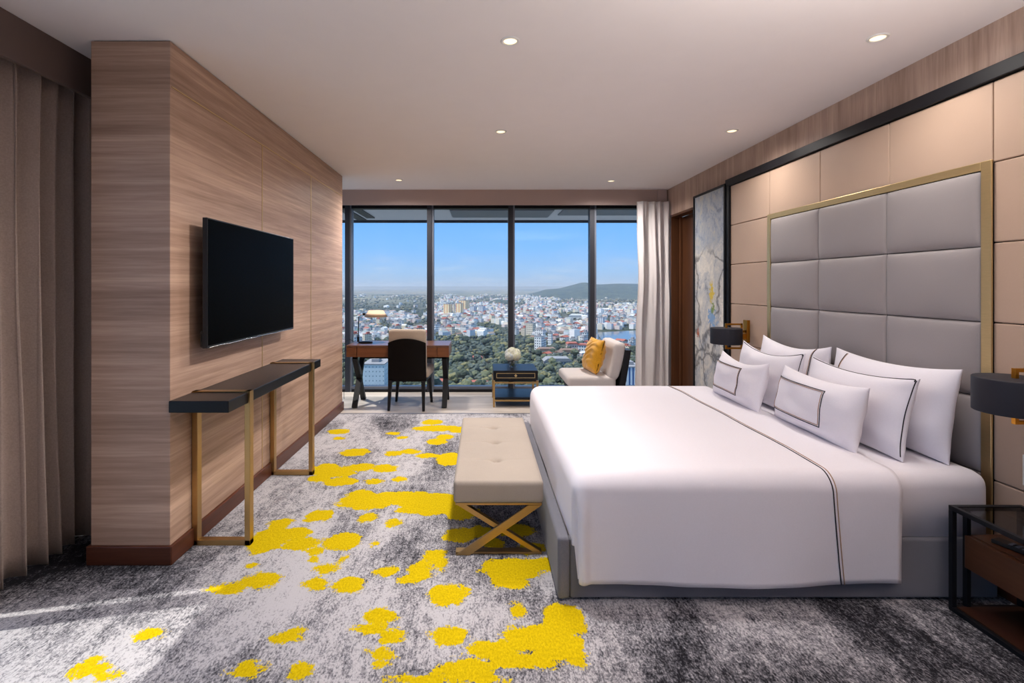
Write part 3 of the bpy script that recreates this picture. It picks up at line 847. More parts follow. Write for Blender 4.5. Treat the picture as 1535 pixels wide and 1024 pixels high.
t = thing('desk_lamp', 'small black desk lamp with beige shade on the writing desk', 'lamp', (-1.5, 6.2, dz1))
s_ = 6.2/FPX
f = B(); lathe(f, [(0, 0), (.085, 0), (.088, .004), (.088, .016), (.03, .022), (0, .022)], (0, 0, 0), 32)
for v in f.verts: v.co.y *= .7; v.co.x = v.co.x+.06
obj('base', f, M['black_metal'], t, local=True, smooth=True, bevel=.002)
f = B(); tube(f, [(-.03, 0, .015), (-.03, 0, .075)], .014, 12); tube(f, [(-.03, 0, .07), (-.022, 0, .325)], .0065, 10)
obj('stem', f, M['black_metal'], t, local=True)
f = B(); tube(f, [(-.022, 0, .322), (.0, 0, .345), (.07, 0, .358)], .003, 8)
obj('arm', f, M['silver'], t, local=True)
f = B(); box(f, .028, .056, -.014, .014, .34, .37); obj('pivot', f, M['black_metal'], t, local=True, bevel=.002)
f = B(); lathe(f, [(.09, .0), (.09, .003), (.145, -.078), (.142, -.078), (.088, .0), (.09, 0)], (.19, 0, .40), 40)
lathe(f, [(0, .003), (.0895, .003), (.0895, 0), (0, 0)], (.19, 0, .40), 40)
obj('lamp_shade', f, M['shade_beige'], t, local=True, smooth=True)
b_ = B(); tube(b_, [(-.02, .0, .012), (-.07, .01, .006), (-.1, .02, .02), (-.14, .03, .04), (-.19, .05, .02), (-.24, .1, -.2), (-.26, .2, -.74)], .003, 6)
obj('cord', b_, M['black_metal'], t, local=True, smooth=True)

# dining style desk chair seen from behind; local: back toward -y
t = thing('desk_chair', 'beige chair with black curved back, tucked at the desk', 'chair', (-.865, 6.06, 0), -.06)
cw = .222
def shell(u, v, off=0.0):
    # u across -1..1, v 0 bottom..1 top
    y = -.205 - .022*v + .045*u*u + off
    wv = cw*(1.0 + .02*(1-v))
    return (wv*u, y, v)
bm = B()
def shell_f(a, b, off):
    u = 2*a-1
    top = .845 - .055*u*u; z = .345 + (top-.345)*b
    x, y, _ = shell(u, (z-.345)/.6, off)
    return (x, y, z)
V1 = grid(bm, lambda a, b: shell_f(a, b, -.03), 24, 16); V2 = grid(bm, lambda a, b: shell_f(a, b, -.006), 24, 16)
def rim(V1, V2, n, m):
    for i in range(n):
        bm.faces.new((V1[i][0], V1[i+1][0], V2[i+1][0], V2[i][0])); bm.faces.new((V1[i][m], V2[i][m], V2[i+1][m], V1[i+1][m]))
    for j in range(m):
        bm.faces.new((V1[0][j], V2[0][j], V2[0][j+1], V1[0][j+1])); bm.faces.new((V1[n][j], V1[n][j+1], V2[n][j+1], V2[n][j]))
rim(V1, V2, 24, 16); bmesh.ops.recalc_face_normals(bm, faces=bm.faces)
obj('back_shell', bm, plain('dark_chair_shell', (16, 12, 12), .55, 0.0, .1), t, local=True, smooth=True, bevel=.003)
bm = B()
def back_f(a, b, off):
    u = 2*a-1; z = .42 + .53*b - .012*u**8*b
    x, y, _ = shell(u, (z-.345)/.6, off)
    return (x*.995*(1-.03*max(0, (b-.93)/.07)**2), y, z)
V1 = grid(bm, lambda a, b: back_f(a, b, -.005+.012*max(0, (b-.93)/.07)**2), 24, 20); V2 = grid(bm, lambda a, b: back_f(a, b, .06-.015*max(0, (b-.93)/.07)**2), 24, 20)
rim(V1, V2, 24, 20); bmesh.ops.recalc_face_normals(bm, faces=bm.faces)
# upper part stands flush with the shell behind
obj('backrest', bm, M['chair_fab'], t, local=True, smooth=True, bevel=.01, seg=3)
obj('seat', round_slab(-.25, .25, -.13, .29, .365, .485, .035, None, 20, 20, .01), M['chair_fab'], t, local=True, smooth=True)
obj('seat_rail', bx(-.225, .225, -.19, .27, .335, .366), M['black_lacquer'], t, local=True)
for sx in (-1, 1):
    for y0, y1, xb in ((-.20, -.235, .205), (.225, .235, .225)):
        f = B(); xt = sx*.195
        pts_t = [(xt-.022, y0-.02), (xt+.022, y0-.02), (xt+.022, y0+.02), (xt-.022, y0+.02)]
        pts_b = [(sx*xb-.014, y1-.014), (sx*xb+.014, y1-.014), (sx*xb+.014, y1+.014), (sx*xb-.014, y1+.014)]
        T_ = [f.verts.new((*p, .35)) for p in pts_t]; Bv = [f.verts.new((*p, 0)) for p in pts_b]
        f.faces.new(T_); f.faces.new(Bv[::-1])
        for i in range(4): f.faces.new((Bv[i], Bv[(i+1) % 4], T_[(i+1) % 4], T_[i]))
        bmesh.ops.recalc_face_normals(f, faces=f.faces)
        obj('leg', f, M['black_lacquer'], t, local=True, bevel=.003)

# ------------------------------------------------------------------ side table and vase
t = thing('side_table', 'black side table with gold frame and drawer by the window', 'table', (.41, 6.27, 0))
sx0, sx1, sy0, sy1 = .142, .676, 6.0, 6.54
obj('drawer_case', bx(sx0, sx1, sy0+.012, sy1, .325, .44), M['black_lacquer'], t, bevel=.002)
df = obj('drawer', bx(sx0+.004, sx1-.004, sy0, sy0+.0115, .328, .437), M['black_lacquer'], t, bevel=.001)
f = B()
a0, a1, b0, b1 = sx0+.035, sx1-.035, .352, .412
for q in ((a0, a1, b0, b0+.006), (a0, a1, b1-.006, b1), (a0, a0+.006, b0, b1), (a1-.006, a1, b0, b1)):
    box(f, q[0]-t.location.x, q[1]-t.location.x, sy0-.002-t.location.y, sy0+.001-t.location.y, q[2], q[3])
obj('gold_inlay', f, M['gold_pale'], df, local=True)
f = B(); cx, cz = (sx0+sx1)/2-t.location.x, .382
prism(f, [(cx-.018, cz), (cx, cz-.018), (cx+.018, cz), (cx, cz+.018)], 1, sy0-.014-t.location.y, sy0-t.location.y)
obj('knob', f, M['gold_pale'], df, local=True)
for x in (sx0-.006, sx1-.018):
    for y in (sy0+.002, sy1-.026):
        obj('leg', bx(x, x+.024, y, y+.024, 0, .322), M['gold'], t, bevel=.001)
for z in (.285, .07):
    f = B()
    box(f, sx0, sx1, sy0+.004, sy0+.022, z, z+.02); box(f, sx0, sx1, sy1-.022, sy1-.004, z, z+.02)
    box(f, sx0, sx0+.016, sy0, sy1, z, z+.02); box(f, sx1-.016, sx1, sy0, sy1, z, z+.02)
    obj('gold_rail', f, M['gold'], t, bevel=.001)
obj('lower_shelf', bx(sx0+.005, sx1-.005, sy0+.01, sy1-.01, .092, .118), M['black_lacquer'], t, bevel=.001)
obj('under_case', bx(sx0+.02, sx1-.02, sy0+.03, sy1-.02, .306, .3245), M['black_lacquer'], t)

vx, vy = .392, 6.26
t = thing('vase', 'clear glass vase standing on the black side table', 'vase', (vx, vy, .4405))
f = B(); lathe(f, [(0, 0), (.04, 0), (.046, .006), (.05, .05), (.046, .1), (.043, .1), (.046, .05), (.042, .012), (0, .01)], seg=32)
obj('vase_body', f, M['vase_glass'], t, local=True, smooth=True)
f = B(); lathe(f, [(0, .0105), (.041, .0125), (.045, .05), (.0445, .06), (0, .06)], seg=28)
obj('water', f, M['vase_glass'], t, local=True, smooth=True)
b_t = thing('flower_bouquet', 'round bunch of white and pale green hydrangeas in the vase', 'flowers', (vx, vy, .452))
cols_h = [plain('petal_white', (236, 236, 228), .7), plain('petal_cream', (236, 236, 216), .7), plain('petal_green', (216, 222, 176), .7), plain('petal_blue', (206, 218, 228), .7)]
heads = [(-.04, -.03, .13, .06), (.035, -.035, .135, .06), (0, .04, .135, .06), (-.01, -.01, .178, .06), (.045, .03, .165, .05), (-.05, .03, .16, .05)]
for hi, (hx, hy_, hz_, hr) in enumerate(heads):
    f = B(); rnd = random.Random(hi+11)
    for k in range(170):
        zz = 1-2*(k+.5)/170; aa = k*2.39996; rr = math.sqrt(1-zz*zz)
        n = Vector((rr*math.cos(aa), rr*math.sin(aa), zz))
        c = Vector((hx, hy_, hz_)) + n*(hr*(.9+.14*rnd.random()))
        tx = n.orthogonal().normalized(); ty = n.cross(tx); ro = rnd.random()*PI
        for q in range(4):
            an = ro + q*PI/2; d_ = tx*math.cos(an)+ty*math.sin(an); e_ = n.cross(d_)
            r_ = .0105
            vs = [f.verts.new(c), f.verts.new(c+d_*r_*.6+e_*r_*.5+n*.003), f.verts.new(c+d_*r_*1.25+n*.002), f.verts.new(c+d_*r_*.6-e_*r_*.5+n*.003)]
            fc = f.faces.new(vs); fc.material_index = rnd.choice((0, 0, 1, 1, 2) if hi not in (0, 5) else (0, 3, 3, 1))
    bmesh.ops.create_icosphere(f, subdivisions=2, radius=hr*.86, matrix=Matrix.Translation((hx, hy_, hz_)))
    for fc in f.faces:
        if len(fc.verts) == 3: fc.material_index = 1
    obj('flower_head', f, cols_h, b_t, local=True)
f = B()
for hx, hy_, hz_, hr in heads: tube(f, [(hx*.3, hy_*.3, .004), (hx*.45, hy_*.45, .07), (hx, hy_, hz_)], .003, 6)
obj('stems', f, M['stem_green'], b_t, local=True)

# ------------------------------------------------------------------ lounge chair and cushion
t = thing('lounge_chair', 'armless pale grey lounge chair with black back by the window', 'chair', (1.25, 5.9, 0))
cy0, cy1 = 5.56, 6.22
sc_ = round_slab(.95, 1.50, cy0, cy1, .30, .445, .045, None, 30, 30, .012)
for v in sc_.verts:   # front edge undercut
    if v.co.z < .36: v.co.x += (.36-v.co.z)*.9*max(0, (1.2-v.co.x)/.25)
obj('seat_cushion', sc_, M['lounge_fab'], t, smooth=True)
bc = round_slab(-.065, .065, cy0+.01, cy1-.005, 0, .42, .045, None, 14, 30)
for v in bc.verts:
    k = v.co.z; v.co.x += 1.455 + k*.22 + .02*math.sin(k*7); v.co.z = .40 + k
obj('back_cushion', bc, M['lounge_fab'], t, smooth=True)
f = B(); prism(f, [(1.505, .235), (1.578, .235), (1.66, .745), (1.60, .745)], 1, cy0-.012, cy1+.012)
obj('back_frame', f, M['black_lacquer'], t, bevel=.004)
obj('seat_frame', bx(1.02, 1.52, cy0+.02, cy1-.02, .235, .299), M['black_lacquer'], t, bevel=.003)
for x in (1.04, 1.5):
    for y in (cy0+.04, cy1-.08):
        obj('leg', bx(x, x+.04, y, y+.04, 0, .2345), M['black_lacquer'], t, bevel=.003)

f = pillow_fn(.44, .40, .085, .03, .02, 9)
bm = B()
def warp(a): return math.sin((2*a-1)*PI/2)
def yc(a, b, s):
    p = f(warp(a), warp(b), s)
    u, v = warp(a), warp(b)
    wr_ = .007*math.sin(18*v+5*u+3*math.sin(4*u))*(1-u*u)
    return p+Vector((s*wr_, 0, 0))
grid(bm, lambda a, b: yc(a, b, -1), 44, 44); grid(bm, lambda a, b: yc(a, b, 1), 44, 44)
bmesh.ops.remove_doubles(bm, verts=bm.verts, dist=.0075)
bmesh.ops.recalc_face_normals(bm, faces=bm.faces)
cu = obj('cushion', bm, M['yellow_fab'], smooth=True)
cu.location = (1.265, 5.86, .455); cu.rotation_euler = (0, .26, .12)
tag(cu, 'mustard yellow cushion leaning on the lounge chair back', 'cushion')
#CITY
# ------------------------------------------------------------------ the city below
GZ = -80.0
def at(px, py, z=GZ):
    """ground point seen at a pixel (used once, to lay the town out in metres)"""
    d = (EYE - z) * FPX / (py - VY)
    return ((px-VX)/FPX*d, d)
def ground_mat():
    t = NT('plain_ground')
    v = t.coords()
    a = t.noise(v, .012, 5, .6, .5); b = t.noise(v, .0016, 4, .55, .3); c = t.noise(v, .08, 3, .6)
    near = t.ramp(t.math('ADD', t.math('MULTIPLY', a, .6), t.math('MULTIPLY', c, .4)), [(.36, lin((44, 52, 40))), (.48, lin((70, 76, 58))), (.56, lin((96, 95, 82))), (.66, lin((138, 132, 122)))])
    far = t.ramp(b, [(.38, lin((84, 94, 78))), (.5, lin((150, 140, 116))), (.58, lin((110, 116, 92))), (.7, lin((164, 156, 140)))])
    ob = t.new('ShaderNodeTexCoord'); sp = t.new('ShaderNodeSeparateXYZ'); t.link(ob.outputs['Object'], sp.inputs[0])
    k = t.ramp(t.math('MULTIPLY', sp.outputs['Y'], 1/6000), [(.3, (0,0,0,1)), (.5, (1,1,1,1))])
    t.link(t.mix(k, near, far), t.b.inputs['Base Color']); t.set(Roughness=.95); t.b.inputs['Specular IOR Level'].default_value = .05
    return t.m
bm = B(); grid(bm, lambda u, v: (-30000+60000*u, 60+45000*v, GZ), 4, 4)
struct(obj('ground', bm, ground_mat()))

# hills
def hill_mat():
    t = NT('wooded_hill')
    n = t.noise(t.coords(), .02, 5, .65)
    t.link(t.ramp(n, [(.36, lin((46, 58, 46))), (.64, lin((88, 94, 70)))]), t.b.inputs['Base Color']); t.set(Roughness=1.0)
    return t.m
hm = hill_mat()
def hill(name, prof, d0, depth, label, base):
    """prof: (px, py) skyline; built as a ridge with real depth at distance d0"""
    bm = B(); n, m = 90, 24
    X = [(p-VX)/FPX*d0 for p, _ in prof]; H = [EYE-(q-VY)/FPX*d0-GZ for _, q in prof]
    def f(a, b):
        x = X[0]+(X[-1]-X[0])*a; h = float(np.interp(x, X, H))
        s = math.sin(PI*b)**.9
        nn = mnoise.noise(Vector((x*.004, b*5, base)))*.22 + mnoise.noise(Vector((x*.013, b*12, base)))*.10
        k = max(0, s*(1+nn*(1-abs(2*b-1)**0.0*s)))
        return (x+60*mnoise.noise(Vector((b*4, x*.003, 2))), d0-depth/2+depth*b, GZ-4+(h+4)*k)
    grid(bm, f, n, m)
    return tag(obj(name, bm, hm, smooth=True), label, 'hill')
hill('hill', [(792, 448), (805, 440), (820, 434), (835, 433), (845, 431.5), (860, 427), (876, 423.3), (890, 426), (905, 426.5), (925, 425.2), (957, 425.5), (985, 429), (1020, 427), (1060, 437), (1110, 447)], 3700, 1300, 'long wooded ridge rising beyond the city at right', 3.3)
hill('hill', [(728, 456), (736, 453), (745, 449), (752, 450), (760, 454), (768, 456)], 2150, 260, 'low dark wooded knoll among the distant houses', 5.1)

def facade(name, wall, win, sx=3.0, sz=3.2, fx=.5, fz=.5):
    t = NT(name)
    co = t.new('ShaderNodeTexCoord'); sp = t.new('ShaderNodeSeparateXYZ'); t.link(co.outputs['Object'], sp.inputs[0])
    nrm = t.new('ShaderNodeNewGeometry'); ns = t.new('ShaderNodeSeparateXYZ'); t.link(nrm.outputs['Normal'], ns.inputs[0])
    u = t.math('FRACT', t.math('DIVIDE', t.math('ADD', t.math('ADD', sp.outputs['X'], sp.outputs['Y']), 500.0), sx))
    v = t.math('FRACT', t.math('DIVIDE', t.math('ADD', sp.outputs['Z'], 500.0), sz))
    m = t.math('MULTIPLY', t.math('LESS_THAN', u, fx), t.math('LESS_THAN', v, fz))
    m = t.math('MULTIPLY', m, t.math('LESS_THAN', t.math('ABSOLUTE', ns.outputs['Z']), .5))
    n = t.noise(t.coords(), .25, 3)
    base = t.mix(n, tuple(x*.85 for x in lin(wall)[:3])+(1,), lin(wall))
    t.link(t.mix(m, base, lin(win)), t.b.inputs['Base Color']); t.set(Roughness=.8); t.b.inputs['Specular IOR Level'].default_value = .2
    return t.m
F = {
 'white': facade('facade_white', (244, 242, 238), (72, 80, 92)),
 'cream': facade('facade_cream', (240, 226, 200), (84, 82, 84)),
 'yellow': facade('facade_yellow', (250, 228, 180), (214, 150, 104), 9.0, 40.0, .28, 1.1),
 'grey': facade('facade_grey', (176, 178, 182), (80, 86, 96)),
 'pink': facade('facade_pink', (230, 204, 196), (84, 80, 84)),
 'strip': facade('facade_strip', (226, 228, 232), (120, 130, 144), 3.6, 60.0, .4, 1.1),
 'dots': facade('facade_dots', (226, 234, 234), (120, 140, 146), 2.6, 3.4, .22, .3),
 'blue': facade('facade_blue', (222, 226, 232), (58, 92, 140), 2.6, 40.0, .45, 1.1),
}
R = {'red': plain('roof_red', (172, 96, 76), .9, nscale=.3, amt=.2), 'grey': plain('roof_grey', (150, 148, 148), .9, nscale=.3, amt=.15),
     'brown': plain('roof_brown', (140, 112, 94), .9, nscale=.3, amt=.2), 'white': plain('roof_white', (226, 224, 220), .8, nscale=.3, amt=.06),
     'green': plain('roof_green', (112, 146, 134), .9, nscale=.3, amt=.15), 'blue': plain('roof_blue', (110, 138, 176), .8, nscale=.3, amt=.1)}

def tower(name, label, x0, x1, ytop, ybase, wall, depth=None, group=None, roof='grey', gable=False):
    turn = -.62 if ytop < 515 and not gable and wall != 'blue' else (-.3 if wall == 'white' else 0)
    xa, d = at(x0, ybase); xb, _ = at(x1, ybase)
    w = xb-xa; h = (ybase-ytop)/FPX*d; w *= (.74 if turn < -.5 else 1); dp = depth or w*.8
    t = thing(name, label, 'building', ((xa+xb)/2, d+dp/2, GZ), turn, group)
    obj('walls', bx(-w/2, w/2, -dp/2, dp/2, 0, h), F[wall], t, local=True)
    f = B()
    if gable:
        prism(f, [(-w/2-.6, h), (w/2+.6, h), (w/2-.12*w, h+.22*w*.5), (-w/2+.12*w, h+.22*w*.5)], 1, -dp/2-.6, dp/2+.6)
    else:
        box(f, -w/2-.3, w/2+.3, -dp/2-.3, dp/2+.3, h, h+.8); box(f, -w*.2, w*.15, -dp*.2, dp*.2, h+.8, h+3.2)
    obj('roof', f, R[roof], t, local=True)
    return t
tower('apartment_tower', 'left yellow apartment tower with orange stripes in the city', 664, 678, 456, 474, 'yellow')
tower('apartment_tower', 'right yellow apartment tower with orange stripes in the city', 683, 695, 455, 475.5, 'yellow')
tower('apartment_tower', 'yellow slab block standing behind the two yellow towers', 687, 704, 450.5, 468, 'yellow')
tower('apartment_tower', 'narrow beige block between the two yellow towers', 678.5, 682.5, 456, 473, 'cream')
tower('apartment_tower', 'grey white tower right of the yellow towers', 704, 714, 459.5, 473, 'strip')
tower('apartment_tower', 'pale striped tower second right of the yellow towers', 717, 728, 459, 470, 'strip')
tower('office_block', 'low bright white block in front of the pale towers', 701, 711, 469, 477, 'white')
tower('apartment_building', 'cream many windowed block right of the third mullion', 788, 804, 485, 506, 'cream')
tower('apartment_building', 'bright white block with dark windows above the vase', 801, 817, 505, 527, 'white')
tower('apartment_building', 'slim white block behind the white windowed block', 821, 829, 500, 518, 'white')
tower('office_block', 'white striped tower seen beside the rightmost mullion', 896, 908, 476, 491, 'strip')
tower('office_building', 'large white building with dotted windows seen beneath the desk', 544, 576, 547, 592, 'dots', 26)
tower('office_building', 'blue striped office building behind the lounge chair back', 939, 962, 551, 600, 'blue', 20)
tower('warehouse', 'long low cream hall below the yellow towers', 671, 705, 482.5, 486, 'cream', 16)
tower('warehouse', 'bright white pitched hall roof left of the rightmost mullion', 855, 876, 474, 478.5, 'white', 30, None, 'white', True)
tower('warehouse', 'long white hall roof right of the rightmost mullion', 916, 944, 466, 469, 'white', 50, None, 'white')
tower('warehouse', 'white hall roof partly hidden by the pale curtain', 946, 962, 474, 478, 'white', 40, None, 'white')
tower('house', 'wide brown pitched pavilion roof below the white windowed block', 806, 836, 526, 533, 'brown' if 'brown' in F else 'cream', 14, None, 'brown', True)
tower('house', 'wide grey pitched pavilion roof among trees behind the lounge chair', 816, 858, 542, 549, 'grey', 16, None, 'grey', True)
tower('house', 'pale brown pitched pavilion roof right of the white windowed block', 840, 872, 528, 534, 'cream', 14, None, 'brown', True)
tower('villa', 'orange roofed villa left of the yellow cushion', 851, 868, 516, 527, 'pink', 14, None, 'red', True)
tower('villa', 'white villa with terracotta roof above the yellow cushion', 869, 883, 518, 528, 'white', 14, None, 'red', True)
tower('villa', 'pink domed villa near the rightmost mullion base', 872, 884, 530, 543, 'pink', 10, None, 'white', True)
tower('shop_house', 'red roofed white house seen under the right side of desk', 652, 668, 573, 584, 'white', 10, None, 'red', True)
tower('shop_house', 'red roofed low house beside the side table legs', 700, 733, 577.5, 586, 'white', 10, None, 'red', True)
tower('shop_house', 'small pink roofed house in the trees above the side table', 706, 723, 537, 543, 'pink', 10, None, 'red', True)
xa, da = at(804, 484.5)
b_ = B(); lathe(b_, [(8.2, 0), (8.2, 3), (7.6, 6), (5.6, 8.6), (3, 10.2), (0, 10.8)], seg=28)
o = obj('domed_hall', b_, R['blue'], smooth=True); o.location = (xa, da, GZ)
tag(o, 'small blue dome among the city houses', 'building')
# river / lake and road
bm = B(); p = [at(893, 499), at(962, 495), at(985, 517), at(960, 519), at(905, 513)]
vs = [bm.verts.new((x, y, GZ+.4)) for x, y in p]; bm.faces.new(vs)
wt = NT('lake_water'); wt.b.inputs['Base Color'].default_value = lin((86, 98, 108)); wt.set(Roughness=.12)
wt.bump(wt.noise(wt.coords(), .5, 3), .1, .2)
o = obj('lake', bm, wt.m); tag(o, 'grey blue lake behind the lounge chair', 'water')
bm = B(); pts = [at(528, 518), at(548, 506), at(572, 497), at(600, 490)]
L, Rr = [], []
for x, y in pts: L.append(bm.verts.new((x-6, y, GZ+.3))); Rr.append(bm.verts.new((x+6, y, GZ+.3)))
for i in range(3): bm.faces.new((L[i], Rr[i], Rr[i+1], L[i+1]))
o = obj('road', bm, plain('pale_road', (196, 196, 194), .9, nscale=.05)); tag(o, 'pale straight road behind the desk lamp', 'road')

# houses
rnd = random.Random(21)
def house_mesh(kind, wall, roof, name):
    f = B(); w, dp, h = 9.0, 11.0, 8.0
    if kind == 'tall': w, dp, h = 6.0, 12.0, 14.0
    if kind == 'wide': w, dp, h = 18.0, 11.0, 6.0
    box(f, -w/2, w/2, -dp/2, dp/2, 0, h)
    nf = len(f.faces)
    if kind in ('gable', 'wide'):
        prism(f, [(-w/2-.5, h), (w/2+.5, h), (0, h+.26*w)], 1, -dp/2-.5, dp/2+.5)
    else:
        box(f, -w/2-.2, w/2+.2, -dp/2-.2, dp/2+.2, h, h+.5); box(f, -w*.3, w*.2, -dp*.1, dp*.35, h+.5, h+3)
    f.faces.ensure_lookup_table()
    for i, fc in enumerate(f.faces): fc.material_index = 0 if i < nf else 1
    me = bpy.data.meshes.new(name); f.to_mesh(me); f.free()
    me.materials.append(F[wall]); me.materials.append(R[roof]); return me
HV = []
for kind, wall, roof, lab in (('flat', 'white', 'grey', 'white flat roofed house'), ('tall', 'white', 'grey', 'narrow tall white house'), ('tall', 'cream', 'red', 'narrow tall cream house'), ('gable', 'white', 'red', 'white house with red gabled roof'),
        ('gable', 'cream', 'brown', 'cream house with brown gabled roof'), ('flat', 'pink', 'grey', 'pink flat roofed house'), ('wide', 'white', 'red', 'long white house with red roof'), ('wide', 'grey', 'grey', 'long grey roofed house'), ('flat', 'grey', 'green', 'grey house with green flat roof'), ('gable', 'pink', 'red', 'pink house with red gabled roof')):
    HV.append((house_mesh(kind, wall, roof, 'house'), lab))
panes = [(645, 'through the leftmost big pane'), (767, 'through the second pane from left'), (889, 'through the third pane from left'), (2000, 'through the rightmost pane')]
def pane(px): return next(s for e, s in panes if px < e)
def wooded(px, py):
    n = mnoise.noise(Vector((px*.018, py*.05, 4.0)))
    if 645 < px < 772 and py > 507: return True
    if 772 <= px < 800 and 507 < py < 560: return True
    if py > 536 + 10*n and px > 770: return True
    if px < 645 and py > 515: return n > -.15
    if 893 < px and 494 < py < 519: return True
    return n > .22
taken = []
def free(x, y, r):
    for a, b, c in taken:
        if abs(a-x) < r+c and abs(b-y) < r+c: return False
    return True
for o in [o for o in C.objects if o.get('category') == 'building']:
    taken.append((o.location.x, o.location.y, 14))
cnt = 0; tries = 0
spots = []
while cnt < 290 and tries < 20000:
    tries += 1
    px = rnd.uniform(512, 962); py = 428 + (rnd.uniform(6.4, 12.4))**2
    if wooded(px, py) or (px < 645 and rnd.random() < .35): continue
    x, y = at(px, py)
    if not free(x, y, 6): continue
    taken.append((x, y, 6)); spots.append((px, py, x, y)); cnt += 1
for px, py, x, y in spots:
    me_, lab = rnd.choices(HV, (5, 6, 3, 2, 2, 2, 1, 2, 2, 1))[0]
    o = bpy.data.objects.new('house', me_); C.objects.link(o)
    o.location = (x, y, GZ); o.rotation_euler.z = -.68 + rnd.uniform(-.25, .25) + rnd.choice((0, 0, PI/2)); k = rnd.uniform(.75, 1.2)
    o.scale = (k, k, k*rnd.uniform(.8, 1.05))
    l = 'small ' + lab + ' in the city ' + pane(px)
    tag(o, l, 'house', l.replace('small ', '').replace(' house', ' houses'))
# the thousands of farther houses
wallc = [(240,238,234), (232,222,204), (222,204,196), (206,208,212), (242,240,236), (228,216,186)]
roofc = [(168,104,88), (176,150,136), (166,164,162), (150,134,120), (222,220,216), (140,150,148)]
V_, F_, MI = [], [], []
def add_house(x, y, w, d, h, g, wi, ri, ang):
    b = len(V_); ca, sa = math.cos(ang), math.sin(ang)
    for px_, py_, z in ((-w,-d,0),(w,-d,0),(w,d,0),(-w,d,0),(-w,-d,h),(w,-d,h),(w,d,h),(-w,d,h)):
        V_.append((x+px_*ca-py_*sa, y+px_*sa+py_*ca, GZ+z))
    for f in ((0,1,5,4),(1,2,6,5),(2,3,7,6),(3,0,4,7)): F_.append(tuple(b+i for i in f)); MI.append(wi)
    if g > 0:
        V_.append((x+0*ca+d*sa, y-d*ca, GZ+h+g)); V_.append((x-d*sa, y+d*ca, GZ+h+g))
        for f in ((4,8,9,7),(5,6,9,8)): F_.append(tuple(b+i for i in f)); MI.append(6+ri)
        for f in ((4,5,8),(6,7,9)): F_.append(tuple(b+i for i in f)); MI.append(wi)
    else:
        F_.append((b+4,b+5,b+6,b+7)); MI.append(6+ri)
n = 0; tries = 0
while n < 4600 and tries < 90000:
    tries += 1
    px = rnd.uniform(440, 1260); d_ = rnd.uniform(1/4300, 1/720)**-1 if rnd.random() < .55 else rnd.uniform(800, 4300)
    py = VY + (EYE-GZ)*FPX/d_
    nn = mnoise.noise(Vector((px*.02, py*.12, 9.0)))
    if py < 446 and nn < .1: continue
    if ((446 <= py < 456 and (px < 660 or px > 840)) or (453 < py < 469 and px < 640)) and rnd.random() < .95: continue   # open fields
    if py > 470 and wooded(px, py): continue
    if px < 645 and rnd.random() < .45: continue
    if nn > .28: continue
    x, y = at(px, py); h = rnd.uniform(4, 11); w = rnd.uniform(3, 6)
    if rnd.random() < .04: h *= 1.8
    if rnd.random() < .03: w *= 3; h = 6
    if d_ < 1150 and not free(x, y, 5): continue
    add_house(x, y, w, rnd.uniform(4, 7), h, rnd.choice((0, 0, 2.2, 2.6)), rnd.randrange(6), rnd.randrange(6), -.68 + rnd.uniform(-.3, .3) + rnd.choice((0, PI/2)))
    n += 1
me = bpy.data.meshes.new('distant_houses'); me.from_pydata(V_, [], F_)
for k, c in enumerate(wallc + roofc): me.materials.append(plain('far_%d' % k, c, .9, nscale=.2, amt=.12))
me.polygons.foreach_set('material_index', MI)
o = bpy.data.objects.new('distant_houses', me); C.objects.link(o)
tag(o, 'thousands of tiny pale houses spreading to the horizon', 'houses', None, 'stuff')

# trees
treec = [plain('leaf_dark', (64, 72, 54), .9, nscale=.6, amt=.3), plain('leaf_olive', (100, 104, 74), .9, nscale=.6, amt=.3), plain('leaf_grey', (84, 92, 80), .9, nscale=.6, amt=.3), plain('leaf_yellow', (128, 122, 82), .9, nscale=.6, amt=.25)]
bark = plain('bark', (84, 70, 58), .9)
def tree_mesh(seed, mat, sub=2, trunk=True):
    f = B(); rr = random.Random(seed)
    for k in range(5 if sub > 1 else 2):
        c = Vector((rr.uniform(-2.2, 2.2), rr.uniform(-2.2, 2.2), 6+rr.uniform(-1.2, 2.2)))
        r = bmesh.ops.create_icosphere(f, subdivisions=sub, radius=rr.uniform(2.2, 3.4), matrix=Matrix.Translation(c))
        for v in r['verts']:
            dv_ = v.co-c; v.co = c + dv_*(1+.35*mnoise.noise(v.co*.9+Vector((seed, 0, 0)))+.15*mnoise.noise(v.co*2.5))
    nf = len(f.faces)
    if trunk: tube(f, [(0, 0, -.2), (.1, 0, 5.5)], .35, 6)
    f.faces.ensure_lookup_table()
    for i, fc in enumerate(f.faces): fc.material_index = 0 if i < nf else 1
    me = bpy.data.meshes.new('tree'); f.to_mesh(me); f.free(); me.materials.append(mat); me.materials.append(bark); return me
TV = [(tree_mesh(1, treec[0]), 'dark green'), (tree_mesh(2, treec[1]), 'olive green'), (tree_mesh(3, treec[2]), 'grey green'), (tree_mesh(4, treec[0]), 'dark green'), (tree_mesh(5, treec[3]), 'yellowish green'), (tree_mesh(6, treec[1]), 'olive green')]
n = 0; tries = 0
